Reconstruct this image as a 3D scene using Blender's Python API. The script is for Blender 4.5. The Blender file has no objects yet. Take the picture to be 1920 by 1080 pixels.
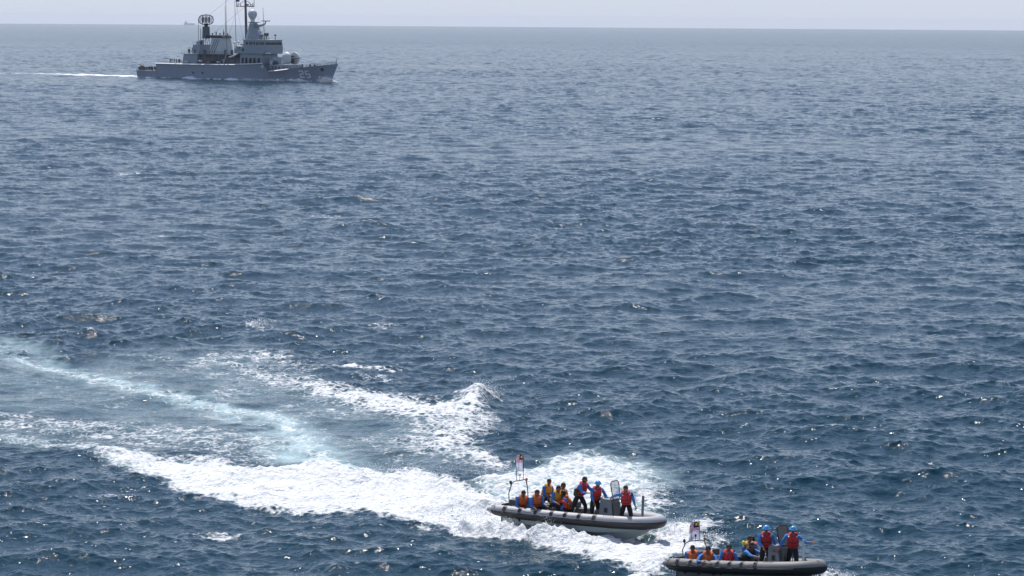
import bpy, bmesh, math, random
import numpy as np
from mathutils import Vector, Matrix, noise

# ------------------------------------------------------------------ camera, sky, sun, exposure
sc = bpy.context.scene
H = 22.5                       # eye height above the sea, m
FPX = 4700.0                   # focal length in pixels of the 1920 wide photograph
RE = 6371000.0
PITCH = math.radians(6.098)
ROLL = math.radians(0.388)
cd = bpy.data.cameras.new('camera')
cam = bpy.data.objects.new('camera', cd); sc.collection.objects.link(cam)
cd.sensor_width = 36; cd.lens = 36 * FPX / 1920; cd.clip_start = 0.5; cd.clip_end = 80000
CM = Matrix.Translation((0, 0, H)) @ Matrix.Rotation(math.pi/2 - PITCH, 4, 'X') @ Matrix.Rotation(ROLL, 4, 'Z')
cam.matrix_world = CM
sc.camera = cam

SUN_EL, SUN_AZ = math.radians(61), math.radians(-14)      # azimuth from +Y towards +X
w = bpy.data.worlds.new('World'); sc.world = w; w.use_nodes = True
nt = w.node_tree; bg = nt.nodes['Background']
sky = nt.nodes.new('ShaderNodeTexSky'); sky.sky_type = 'NISHITA'; sky.sun_disc = False
sky.sun_elevation = SUN_EL; sky.sun_rotation = SUN_AZ; sky.altitude = 0
sky.air_density = 1.0; sky.dust_density = 0.6; sky.ozone_density = 3.0
N_ = nt.nodes.new
hs = N_('ShaderNodeMix'); hs.data_type = 'RGBA'; hs.blend_type = 'MULTIPLY'; hs.inputs[0].default_value = 1
hs.inputs[7].default_value = (.94, .98, 1.10, 1); nt.links.new(sky.outputs[0], hs.inputs[6])
# sea haze whitening the sky towards the horizon
wtc = N_('ShaderNodeTexCoord'); sep = N_('ShaderNodeSeparateXYZ'); nt.links.new(wtc.outputs['Generated'], sep.inputs[0])
m1 = N_('ShaderNodeMath'); m1.operation = 'MULTIPLY'; m1.inputs[1].default_value = -2.9; nt.links.new(sep.outputs['Z'], m1.inputs[0])
m2 = N_('ShaderNodeMath'); m2.operation = 'EXPONENT'; nt.links.new(m1.outputs[0], m2.inputs[0]); m2.use_clamp = True
hz = N_('ShaderNodeMix'); hz.data_type = 'RGBA'; nt.links.new(m2.outputs[0], hz.inputs[0]); nt.links.new(hs.outputs[2], hz.inputs[6])
hz.inputs[7].default_value = (5.75, 6.25, 7.2, 1)
nt.links.new(hz.outputs[2], bg.inputs['Color']); bg.inputs['Strength'].default_value = 0.085
sl = bpy.data.lights.new('sun', 'SUN'); sl.energy = 3.8; sl.angle = math.radians(0.55); sl.color = (1, .96, .9)
sun = bpy.data.objects.new('sun', sl); sc.collection.objects.link(sun)
sdir = Vector((math.sin(SUN_AZ)*math.cos(SUN_EL), math.cos(SUN_AZ)*math.cos(SUN_EL), math.sin(SUN_EL)))
sun.rotation_euler = sdir.to_track_quat('Z', 'Y').to_euler(); sun.location = (0, 50, 80)
sc.cycles.sample_clamp_direct = 45.0; sc.cycles.sample_clamp_indirect = 4.0
vs = sc.view_settings; vs.view_transform = 'Standard'; vs.look = 'None'; vs.exposure = 0.42; vs.gamma = 1.0

# ------------------------------------------------------------------ helpers
R = math.radians
rng = random.Random(7)
CR = CM.to_3x3(); CRI = CR.inverted()
def at(px, py, z=0.0):
    """photo pixel -> point at height z (a measuring aid)"""
    d = CR @ Vector(((px-960)/FPX, (540-py)/FPX, -1))
    t = (z-H)/d.z
    return Vector((d.x*t, d.y*t, z))
def proj(p):
    q = CRI @ (Vector(p) - Vector((0, 0, H)))
    return (960 + FPX*q.x/-q.z, 540 - FPX*q.y/-q.z)

def link(o, parent=None):
    sc.collection.objects.link(o)
    if parent is not None: o.parent = parent
    return o
def tag(o, label=None, cat=None, group=None, kind=None):
    if label: o['label'] = label
    if cat: o['category'] = cat
    if group: o['group'] = group
    if kind: o['kind'] = kind
    return o
def empty(name, mat):
    o = bpy.data.objects.new(name, None); o.empty_display_size = .3
    sc.collection.objects.link(o); o.matrix_world = mat
    return o

MATS = {}
def material(name, col, rough=.6, metal=0.0, var=.12, scale=3.0, bump=0.0, alpha=None, coat=0):
    if name in MATS: return MATS[name]
    m = bpy.data.materials.new(name); m.use_nodes = True
    n = m.node_tree.nodes; l = m.node_tree.links; b = n['Principled BSDF']
    tc = n.new('ShaderNodeTexCoord'); ns = n.new('ShaderNodeTexNoise')
    ns.inputs['Scale'].default_value = scale; ns.inputs['Detail'].default_value = 5
    l.new(tc.outputs['Object'], ns.inputs['Vector'])
    mx = n.new('ShaderNodeMix'); mx.data_type = 'RGBA'
    mx.inputs[6].default_value = (*[c*(1-var) for c in col], 1)
    mx.inputs[7].default_value = (*[min(1, c*(1+var)) for c in col], 1)
    l.new(ns.outputs['Fac'], mx.inputs[0]); l.new(mx.outputs[2], b.inputs['Base Color'])
    b.inputs['Roughness'].default_value = rough; b.inputs['Metallic'].default_value = metal
    b.inputs['Coat Weight'].default_value = coat
    if bump:
        bp = n.new('ShaderNodeBump'); bp.inputs['Distance'].default_value = bump
        l.new(ns.outputs['Fac'], bp.inputs['Height']); l.new(bp.outputs[0], b.inputs['Normal'])
    if alpha is not None: b.inputs['Alpha'].default_value = alpha
    MATS[name] = m
    return m

class MB:
    """collects shapes into one mesh"""
    def __init__(self): self.v = []; self.f = []; self.mi = []
    def add(self, vs, fs, mi=0):
        o = len(self.v); self.v += [tuple(p) for p in vs]
        self.f += [tuple(i+o for i in f) for f in fs]; self.mi += [mi]*len(fs)
    def box(self, x0, x1, y0, y1, z0, z1, mi=0, top=None):
        """top = (dx0, dx1, dy0, dy1) insets of the top face"""
        a, b, c, d = top or (0, 0, 0, 0)
        vs = [(x0, y0, z0), (x1, y0, z0), (x1, y1, z0), (x0, y1, z0),
              (x0+a, y0+c, z1), (x1-b, y0+c, z1), (x1-b, y1-d, z1), (x0+a, y1-d, z1)]
        self.add(vs, [(3, 2, 1, 0), (4, 5, 6, 7), (0, 1, 5, 4), (1, 2, 6, 5), (2, 3, 7, 6), (3, 0, 4, 7)], mi)
    def obox(self, c, s, rot, mi=0):
        M = Matrix.Translation(c) @ rot.to_4x4()
        o = MB(); o.box(-s[0]/2, s[0]/2, -s[1]/2, s[1]/2, -s[2]/2, s[2]/2)
        self.add([M @ Vector(p) for p in o.v], o.f, mi)
    def tube(self, pts, rad, n=8, mi=0, cap=True):
        pts = [Vector(p) for p in pts]
        if not hasattr(rad, '__len__'): rad = [rad]*len(pts)
        vs = []; up = None
        for i, p in enumerate(pts):
            t = (pts[min(i+1, len(pts)-1)] - pts[max(i-1, 0)])
            if t.length < 1e-9: t = Vector((0, 0, 1))
            t.normalize()
            if up is None: up = Vector((0, 0, 1)) if abs(t.z) < .9 else Vector((1, 0, 0))
            s = t.cross(up)
            if s.length < 1e-3: s = t.orthogonal()
            s.normalize(); up = s.cross(t).normalized()
            for k in range(n):
                a = 2*math.pi*k/n
                vs.append(p + (s*math.cos(a) + up*math.sin(a))*rad[i])
        fs = []
        for i in range(len(pts)-1):
            for k in range(n):
                fs.append((i*n+k, i*n+(k+1) % n, (i+1)*n+(k+1) % n, (i+1)*n+k))
        if cap: fs.append(tuple(range(n-1, -1, -1))); fs.append(tuple((len(pts)-1)*n+k for k in range(n)))
        self.add(vs, fs, mi)
    def ball(self, c, r, nu=12, nv=8, mi=0, zmin=-1.0, fn=None):
        r = r if hasattr(r, '__len__') else (r, r, r); c = Vector(c)
        vs = []; fs = []
        for j in range(nv+1):
            ph = -math.asin(min(1, -zmin)) + (math.pi/2 + math.asin(min(1, -zmin)))*j/nv if zmin > -1 else -math.pi/2 + math.pi*j/nv
            for i in range(nu):
                a = 2*math.pi*i/nu
                q = Vector((r[0]*math.cos(ph)*math.cos(a), r[1]*math.cos(ph)*math.sin(a), r[2]*math.sin(ph)))
                if fn: q = fn(q)
                vs.append(c+q)
        for j in range(nv):
            for i in range(nu): fs.append((j*nu+i, j*nu+(i+1) % nu, (j+1)*nu+(i+1) % nu, (j+1)*nu+i))
        self.add(vs, fs, mi)
    def build(self, name, mats, parent=None, smooth=False, bevel=0, mw=None):
        me = bpy.data.meshes.new(name); me.from_pydata(self.v, [], self.f)
        if not isinstance(mats, (list, tuple)): mats = [mats]
        for m in mats: me.materials.append(m)
        me.polygons.foreach_set('material_index', self.mi)
        bm = bmesh.new(); bm.from_mesh(me); bmesh.ops.remove_doubles(bm, verts=bm.verts, dist=1e-5)
        bmesh.ops.recalc_face_normals(bm, faces=bm.faces); bm.to_mesh(me); bm.free()
        if smooth:
            me.polygons.foreach_set('use_smooth', [True]*len(me.polygons))
            me.set_sharp_from_angle(angle=R(40))
        o = bpy.data.objects.new(name, me); link(o, parent)
        if mw is not None: o.matrix_world = mw
        if bevel:
            b = o.modifiers.new('bevel', 'BEVEL'); b.width = bevel; b.segments = 2; b.limit_method = 'ANGLE'
        return o
# ------------------------------------------------------------------ where the boats and the ship are
BOAT1 = dict(psi=29, pitch=-.4, heel=-4, z=.26, anchor=(1244, 979), alocal=(6.62, 0, .72), sc=(1.12, 1.1, 1.1))
BOAT2 = dict(psi=38, pitch=4.6, heel=-6, z=.0, anchor=(1541, 1063), alocal=(6.62, 0, .72), sc=(.935, 1.1, 1.1))
def boat_matrix(b):
    """heading to the right and towards the viewer; placed so that its stem stands at the measured spot"""
    rot = Matrix.Rotation(-R(b['psi']), 4, 'Z') @ Matrix.Rotation(-R(b['pitch']), 4, 'Y') @ Matrix.Rotation(R(b['heel']), 4, 'X') @ Matrix.Diagonal((*b['sc'], 1))
    tip = rot @ Vector(b['alocal'])
    p = at(b['anchor'][0], b['anchor'][1], b['z'] + tip.z)
    return Matrix.Translation(p - tip) @ rot
M1 = boat_matrix(BOAT1); M2 = boat_matrix(BOAT2)
SHIP_PSI = 38.5
st = at(257, 144.5, 0)
SHIPM = Matrix.Translation(st) @ Matrix.Rotation(-R(SHIP_PSI), 4, 'Z') @ Matrix.Translation((2.6, 4.0, 0))

# ------------------------------------------------------------------ the sea
def fft_tile(N, L, k0, k1, kp, wdir, seed, slope, spread=2.0, iso=.12):
    rs = np.random.RandomState(seed)
    k = np.fft.fftfreq(N, L/N)*2*np.pi
    kx, ky = np.meshgrid(k, k, indexing='xy'); kk = np.hypot(kx, ky); kk[0, 0] = 1
    th = np.arctan2(ky, kx) - wdir
    D = np.abs(np.cos(th))**spread + iso
    S = kk**-4.0*np.exp(-1.0*(kp/kk)**3)*D
    S *= 1/(1+np.exp(-(kk-k0)/(.08*k0+1e-6))) * 1/(1+np.exp((kk-k1)/(.08*k1)))
    S[0, 0] = 0
    h = np.fft.fft2(rs.randn(N, N))*np.sqrt(S)
    sx = np.fft.ifft2(1j*kx*h).real; sy = np.fft.ifft2(1j*ky*h).real
    g = slope/np.sqrt((sx**2+sy**2).mean()); h = h*g
    return [np.ascontiguousarray(a.astype(np.float32)) for a in
            (np.fft.ifft2(h).real, np.fft.ifft2(1j*kx/kk*h).real, np.fft.ifft2(1j*ky/kk*h).real)]
def samp(t, X, Y, L, rot=0.0):
    N = t[0].shape[0]; c, s = math.cos(rot), math.sin(rot)
    u = ((X*c+Y*s)/L*N); v = ((-X*s+Y*c)/L*N)
    iu = np.floor(u); iv = np.floor(v); fu = (u-iu).astype(np.float32); fv = (v-iv).astype(np.float32)
    i0 = iu.astype(np.int64) % N; j0 = iv.astype(np.int64) % N; i1 = (i0+1) % N; j1 = (j0+1) % N
    out = []
    for a in t:
        out.append((a[j0, i0]*(1-fu)+a[j0, i1]*fu)*(1-fv) + (a[j1, i0]*(1-fu)+a[j1, i1]*fu)*fv)
    if len(out) == 3:
        dx, dy = out[1], out[2]; out[1] = dx*c-dy*s; out[2] = dx*s+dy*c
    return out
def sstep(x, a, b):
    t = np.clip((x-a)/(b-a), 0, 1); return t*t*(3-2*t)
def poly_sd(U, V, pts):
    """signed distance (positive inside) in photo pixels, vertical stretched x2"""
    P = np.array(pts, dtype=np.float32)*np.array([1, 2], dtype=np.float32); V = V*2
    ins = np.zeros(U.shape, bool); d = np.full(U.shape, 1e9, np.float32)
    for i in range(len(P)):
        a = P[i]; b = P[(i+1) % len(P)]; e = b-a
        t = np.clip(((U-a[0])*e[0]+(V-a[1])*e[1])/(e@e), 0, 1)
        d = np.minimum(d, np.hypot(U-a[0]-t*e[0], V-a[1]-t*e[1]))
        c = ((a[1] > V) != (b[1] > V)) & (U < (b[0]-a[0])*(V-a[1])/(b[1]-a[1]+1e-9)+a[0])
        ins ^= c
    return np.where(ins, d, -d)
def line_d(U, V, pts):
    """pts = (u, v, halfwidth v px); returns 1 at the centre line, 0 at the half width"""
    best = np.full(U.shape, -9, np.float32)
    for a, b in zip(pts[:-1], pts[1:]):
        ex, ey = b[0]-a[0], (b[1]-a[1])*2.5
        t = np.clip(((U-a[0])*ex+(V-a[1])*2.5*ey)/(ex*ex+ey*ey), 0, 1)
        d = np.hypot(U-a[0]-t*ex, (V-a[1])*2.5-t*ey)/2.5
        best = np.maximum(best, 1-d/(a[2]+(b[2]-a[2])*t))
    return np.clip(best, 0, 1)

def make_sea():
    lr = np.concatenate([np.geomspace(3, 82, 30), []])
    rows = list(lr[:-1]); r = 82.0
    while r < 26000:
        rows.append(r)
        q = .00125 + .0006*min(1, max(0, (r-120)/500)) + .0014*min(1, max(0, (r-800)/1500)) + .02*min(1, max(0, (r-4000)/8000))
        r *= 1+q
    rows = np.array(rows)
    da = .0195; az = list(np.arange(-13.2, 13.2001, da))
    a, s, ext = 13.2, da, []
    while a < 180:
        s = min(6, s*1.12); a = min(180, a+s); ext.append(a)
    az = np.radians(np.array([-e for e in ext[::-1]] + az + ext))
    RR, AA = np.meshgrid(rows, az, indexing='ij')
    X = (RR*np.sin(AA)).ravel(); Y = (RR*np.cos(AA)).ravel(); D = RR.ravel(); AZ = AA.ravel()
    print('sea', len(rows), len(az), X.size)
    # photo coordinates of the still-water points
    m = np.array(CRI)
    q = np.stack([X, Y, np.full_like(X, -H)]); q = m @ q
    fr = q[2] < -1
    U = np.where(fr, 960+FPX*q[0]/np.where(fr, -q[2], 1), -9999).astype(np.float32)
    V = np.where(fr, 540-FPX*q[1]/np.where(fr, -q[2], 1), -9999).astype(np.float32)

    tA = fft_tile(1024, 210.0, .06, 5.0, .60, R(78), 3, .17, 1.5, .20)     # 2..12 m waves
    tB = fft_tile(1024, 41.0, 4.2, 24.0, .5, R(70), 5, .18, 1.4, .22)      # 0.3..1.5 m
    tC = fft_tile(512, 760.0, .03, .7, .22, R(100), 9, .014, 3.0, .05)      # low swell
    nz = fft_tile(1024, 60.0, .5, 30, .6, 0, 21, 1.0, 0, 1)                 # isotropic noise
    nzv = nz[0]/nz[0].std(); fine = fft_tile(1024, 23.0, 5, 120, 4, 0, 22, 1.0, 0, 1)[0]; fine = fine/fine.std()
    big = fft_tile(512, 900.0, .01, .5, .02, 0, 23, 1.0, 0, 1)[0]; big = big/big.std()
    bigv = samp([big], X, Y, 900.0, .4)[0]
    hA, xA, yA = samp(tA, X, Y, 210.0, .0)
    hA2, xA2, yA2 = samp(tA, X+57, Y-31, 287.0, .35)
    hB, xB, yB = samp(tB, X, Y, 41.0, .2)
    hC, xC, yC = samp(tC, X, Y, 760.0, 0)
    n1 = samp([nzv], X, Y, 60.0, .7)[0]; n2 = samp([nzv], X+13, Y+7, 17.0, .3)[0]
    nf = samp([fine], X, Y, 23.0, 1.1)[0]

    # ---- foam left by the boats, laid on the water where it floats
    UU = U + 7*n1 + 5*n2; VV = V + 2.6*n1 + 1.8*n2
    foam = np.zeros_like(U); aer = np.zeros_like(U); lift = np.zeros_like(U); calm = np.zeros_like(U)
    near = (V > 560) & (V < 1250) & (U > -700) & (U < 2400)
    u, v, uu, vv = U[near], V[near], UU[near], VV[near]
    f = np.zeros_like(u); ae = np.zeros_like(u); li = np.zeros_like(u); ca = np.zeros_like(u)
    nn1, nn2, nnf = n1[near], n2[near], nf[near]
    main = [(-500, 770), (0, 803), (100, 818), (200, 830), (300, 846), (400, 856), (500, 874), (600, 868), (700, 880), (800, 882), (860, 905),
            (920, 935), (1000, 950), (1100, 975), (1200, 1003), (1290, 985), (1335, 1000), (1330, 1020), (1262, 1045), (1262, 1090), (1200, 1082), (1150, 1066), (1050, 1038),
            (1000, 1024), (950, 1006), (880, 992), (820, 986), (700, 974), (600, 970), (500, 960), (400, 940), (345, 928), (300, 903),
            (200, 872), (120, 846), (0, 834), (-500, 800)]
    sd = poly_sd(uu, vv, main)
    f = np.maximum(f, sstep(sd, -22, 40)*(.58+.78*sstep(u, 40, 480)))
    li += .22*sstep(sd, -10, 60)*sstep(u, 150, 500)
    ae = np.maximum(ae, sstep(sd, -2, 40)*.5)
    lace = [(-500, 640), (0, 668), (330, 650), (470, 640), (540, 668), (620, 705), (700, 733), (800, 750), (862, 748), (903, 728), (925, 752), (893, 790), (866, 820),
            (905, 838), (960, 872), (905, 895), (820, 890), (700, 885), (560, 880), (420, 862), (300, 850), (150, 832), (-500, 800)]
    sd = poly_sd(uu, vv, lace)
    ca = np.maximum(ca, sstep(sd, -40, 60))
    ae = np.maximum(ae, .20*sstep(sd, -30, 80)*np.clip(.75+.3*nn1, 0, 1))
    f = np.maximum(f, .27*sstep(sd, -10, 60)*np.clip(.75+.5*nn1, 0, 1.5)*(.6+.4*sstep(u, 60, 500)))
    sd = poly_sd(uu, vv, [(-400, 760), (0, 768), (120, 772), (240, 790), (420, 800), (560, 822), (620, 860), (480, 872), (300, 846), (120, 822), (0, 806), (-400, 800)])
    f = np.maximum(f, sstep(sd, -8, 26)*.47)
    sd = poly_sd(uu, vv, [(640, 735), (800, 775), (900, 750), (892, 785), (862, 815), (905, 840), (940, 872), (800, 862), (700, 835), (760, 800), (640, 775)])
    f = np.maximum(f, sstep(sd, -8, 26)*.50)
    sd = poly_sd(uu, vv, [(340, 655), (460, 650), (560, 690), (640, 720), (620, 745), (500, 735), (420, 700)])
    f = np.maximum(f, sstep(sd, -8, 26)*.44)
    up = [(-60, 790, 10), (60, 792, 24), (180, 800, 22), (300, 812, 14), (420, 812, 10)]
    f = np.maximum(f, .56*line_d(uu, vv, up)**.5)
    up = [(470, 700, 14), (560, 718, 20), (660, 745, 26), (730, 758, 28), (800, 772, 28), (860, 766, 26), (905, 742, 14)]
    dd = line_d(uu, vv, up); f = np.maximum(f, 1.0*dd**.5*(.62+.38*sstep(u, 480, 760))); li += .22*dd*sstep(u, 600, 860)
    up = [(905, 745, 12), (888, 780, 22), (850, 812, 24), (820, 830, 24), (860, 850, 22), (930, 872, 12)]
    dd = line_d(uu, vv, up); f = np.maximum(f, .85*dd**.5); li += .14*dd
    li += .75*np.exp(-((u-898)/26)**2-((v-752)/9)**2)
    up = [(330, 688, 6), (420, 668, 18), (520, 672, 20), (600, 694, 12)]
    f = np.maximum(f, .50*line_d(uu, vv, up)**.5)
    up = [(700, 845, 10), (800, 850, 22), (880, 868, 20)]
    f = np.maximum(f, .45*line_d(uu, vv, up)**.6)
    # the smooth turquoise ribbon of propeller wash
    rib = [(-400, 610, 24), (0, 652, 28), (70, 678, 32), (150, 703, 28), (220, 720, 24), (300, 740, 24), (400, 760, 26), (470, 782, 38),
           (520, 808, 50), (560, 835, 50), (620, 866, 38), (700, 892, 26)]
    dd = line_d(uu, vv, rib)
    ae = np.maximum(ae, sstep(dd, 0, .8)*(.38+.22*sstep(u, 430, 520)+.12*nn2+.10*nn1)); f = np.maximum(f, .30*sstep(dd, .1, 1))
    rib = [(20, 668, 7), (130, 703, 9), (200, 717, 11), (300, 741, 12), (400, 760, 12), (500, 775, 14), (540, 800, 22), (560, 830, 24), (610, 862, 20), (680, 885, 14)]
    dd = line_d(u+.5*(uu-u), v+.5*(vv-v), rib); ae = np.maximum(ae, sstep(dd, 0, .9)*np.clip(.66+.20*sstep(u, 420, 520)+.16*nn2+.14*nnf, .2, .97)); f = np.maximum(f, .56*dd**.6)
    li += -.10*np.exp(-((u-330)/170)**2-((v-700)/20)**2)
    # foam beyond the nearer of the two boats
    rt = [(860, 912), (930, 885), (1000, 866), (1100, 853), (1200, 858), (1262, 878), (1268, 900), (1230, 912), (1190, 920), (1235, 965), (1262, 985), (1300, 985),
          (1255, 1010), (1100, 990), (950, 955)]
    sd = poly_sd(uu, vv, rt)
    f = np.maximum(f, sstep(sd, -26, 45)*(.86-.22*sstep(u, 1130, 1260))); li += .12*sstep(sd, 0, 50)
    ae = np.maximum(ae, .6*sstep(sd, -20, 40))
    # wash thrown up along the hull
    up = [(800, 915, 22), (930, 962, 22), (1010, 985, 20), (1090, 1005, 18), (1150, 1022, 10)]
    dd = line_d(u, v, up); li += .16*sstep(dd, 0, 1)*(1+.25*nn2); f = np.maximum(f, dd*1.25)
    for cu, cv, a, b, k in ((690, 690, 46, 4, .9), (716, 708, 30, 5, .55), (418, 1003, 46, 4, .8), (612, 404, 30, 4, .5), (488, 610, 22, 6, .6), (712, 612, 34, 6, .5),
                            (298, 437, 22, 4, .5), (1352, 1018, 16, 6, .9), (1300, 992, 40, 10, .8), (205, 930, 30, 5, .45), (1215, 935, 26, 22, .85), (1560, 1082, 26, 8, .8)):
        g = np.exp(-((uu-cu)/a)**2-((vv-cv)/b)**2); f = np.maximum(f, k*g**.5); li += .16*k*g
    foam[near] = f; aer[near] = ae; lift[near] = li; calm[near] = ca
    # breaking crests further out
    far_w = (D > 130) & (D < 700)
    for cu, cv, a in ((558, 335, 20), (300, 442, 20), (620, 404, 24), (240, 326, 14)):
        g = np.exp(-((UU-cu)/a)**2-((V-cv)/2.6)**2); foam = np.maximum(foam, np.where(D > 100, .55*g**.5, 0))
    # the frigate's wake and bow wave, in the ship's own frame
    inv = np.array(SHIPM.inverted()); sx = inv[0, 0]*X+inv[0, 1]*Y+inv[0, 3]; sy = inv[1, 0]*X+inv[1, 1]*Y+inv[1, 3]
    ok = (D > 500) & (D < 1500) & (np.abs(sy) < 60)
    ww = 4.0+.012*np.clip(-sx, 0, 400)
    wk = sstep(-sx, 1.6, 4.6)*np.exp(-(sy/ww)**4)*(.95*np.exp(-np.clip(-sx-30, 0, 999)/34)+.55*np.exp(-np.clip(-sx, 0, 999)/260))
    hb = 5.2*np.clip((96-sx)/34, 0, 1)**.7; off = np.abs(sy)-hb
    side = np.exp(-(np.clip(off, 0, 99)/(1.0+.02*(96-np.clip(sx, 0, 96))))**2)*((sx > 0) & (sx < 97))*np.clip(.40+.45*n1+.2*bigv, 0, .95)
    bow = np.exp(-((sx-92)/4.5)**2)*np.exp(-((np.abs(sy)-2.0)/2.4)**2)
    s2 = np.exp(-((sx-78)/9)**2)*np.exp(-((np.abs(sy)-hb-1.0)/1.6)**2)*.8
    foam = np.where(ok, np.maximum.reduce([foam, wk*.85, side, bow*1.2, s2]), foam)
    lift = np.where(ok, lift+.30*bow+.35*side+.35*s2+.25*wk, lift)

    for M, x0, x1, hh in ((M1, -2.0, 4.9, .66), (M2, -2.5, -.3, .2)):
        iv = np.array(M.inverted()); lx = iv[0, 0]*X+iv[0, 1]*Y+iv[0, 3]; ly = iv[1, 0]*X+iv[1, 1]*Y+iv[1, 3]
        g = sstep(lx, x0, x0+1)*(1-sstep(lx, x1-1.6, x1))*np.exp(-((ly+1.68)/.58)**2)
        lift = lift + hh*g*(.66+.12*n2+.07*nf); foam = np.maximum(foam, 1.2*sstep(g, .05, .35))
        g = (lx > 2) & (lx < 7); g = g*np.exp(-((lx-5)/1.2)**2)*np.exp(-((ly-1.9)/.5)**2)
        lift = lift + (.25 if hh > .5 else 0)*g*(1+.5*n2)
        inside = (np.abs(ly) < 1.0) & (lx > 0) & (lx < 6.2)
        lift = np.where(inside, -.15, lift)
    # ---- heights
    dens = np.clip(1-(np.abs(np.degrees(AZ))-13.5)/8, 0, 1)
    ampA = (1-.45*calm)*(1+.13*bigv)
    ampB = np.clip(1.3-D/2600, .5, 1.1)*(1-.55*calm)*(1+.22*bigv)*dens
    for M in (M1, M2):
        c = M @ Vector((3, 0, 0)); dd = np.exp(-(((X-c.x)**2+(Y-c.y)**2)/4.2**2)**2)
        ampA = ampA*(1-.85*dd); ampB = ampB*(1-.5*dd)
    sh = ok & (np.abs(sy) < 12) & (sx > -4) & (sx < 102); ampA = np.where(sh, ampA*.5, ampA)
    chop = 1.15
    ff = np.clip(foam, 0, 1)
    Z = (hA*.80+hA2*.62)*ampA + hB*ampB + hC + lift + ff*(.035*n2+.022*nf)*(D < 300)
    PX = X + chop*((xA*.80+xA2*.62)*ampA + xB*ampB) + xC
    PY = Y + chop*((yA*.80+yA2*.62)*ampA + yB*ampB) + yC
    Z = Z - D*D/(2*RE)
    # crests that break on their own
    crest = (hA*.80+hA2*.62)*ampA + hB
    thr = crest.std()*3.5
    foam = np.maximum(foam, np.where(D < 900, sstep(crest+.04*n2, thr, thr*1.3)*.6, 0))
    nr, nc = RR.shape
    me = bpy.data.meshes.new('sea')
    co = np.stack([PX, PY, Z], 1).astype(np.float32).ravel()
    idx = np.arange(nr*nc, dtype=np.int32).reshape(nr, nc)
    quads = np.stack([idx[:-1, :-1], idx[:-1, 1:], idx[1:, 1:], idx[1:, :-1]], -1).reshape(-1, 4)[:, ::-1]
    me.vertices.add(nr*nc); me.vertices.foreach_set('co', co)
    me.loops.add(quads.size); me.loops.foreach_set('vertex_index', np.ascontiguousarray(quads).ravel())
    me.polygons.add(len(quads)); me.polygons.foreach_set('loop_start', np.arange(0, quads.size, 4, dtype=np.int32))
    me.polygons.foreach_set('use_smooth', np.ones(len(quads), dtype=bool))
    me.update(calc_edges=True)
    for nm, arr in (('foam', foam), ('aer', aer)):
        at_ = me.attributes.new(nm, 'FLOAT', 'POINT'); at_.data.foreach_set('value', arr.astype(np.float32))
    o = bpy.data.objects.new('sea', me); link(o); tag(o, 'dark blue choppy sea with glints and foam', None, None, 'structure')
    me.materials.append(sea_material())
    return o

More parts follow.
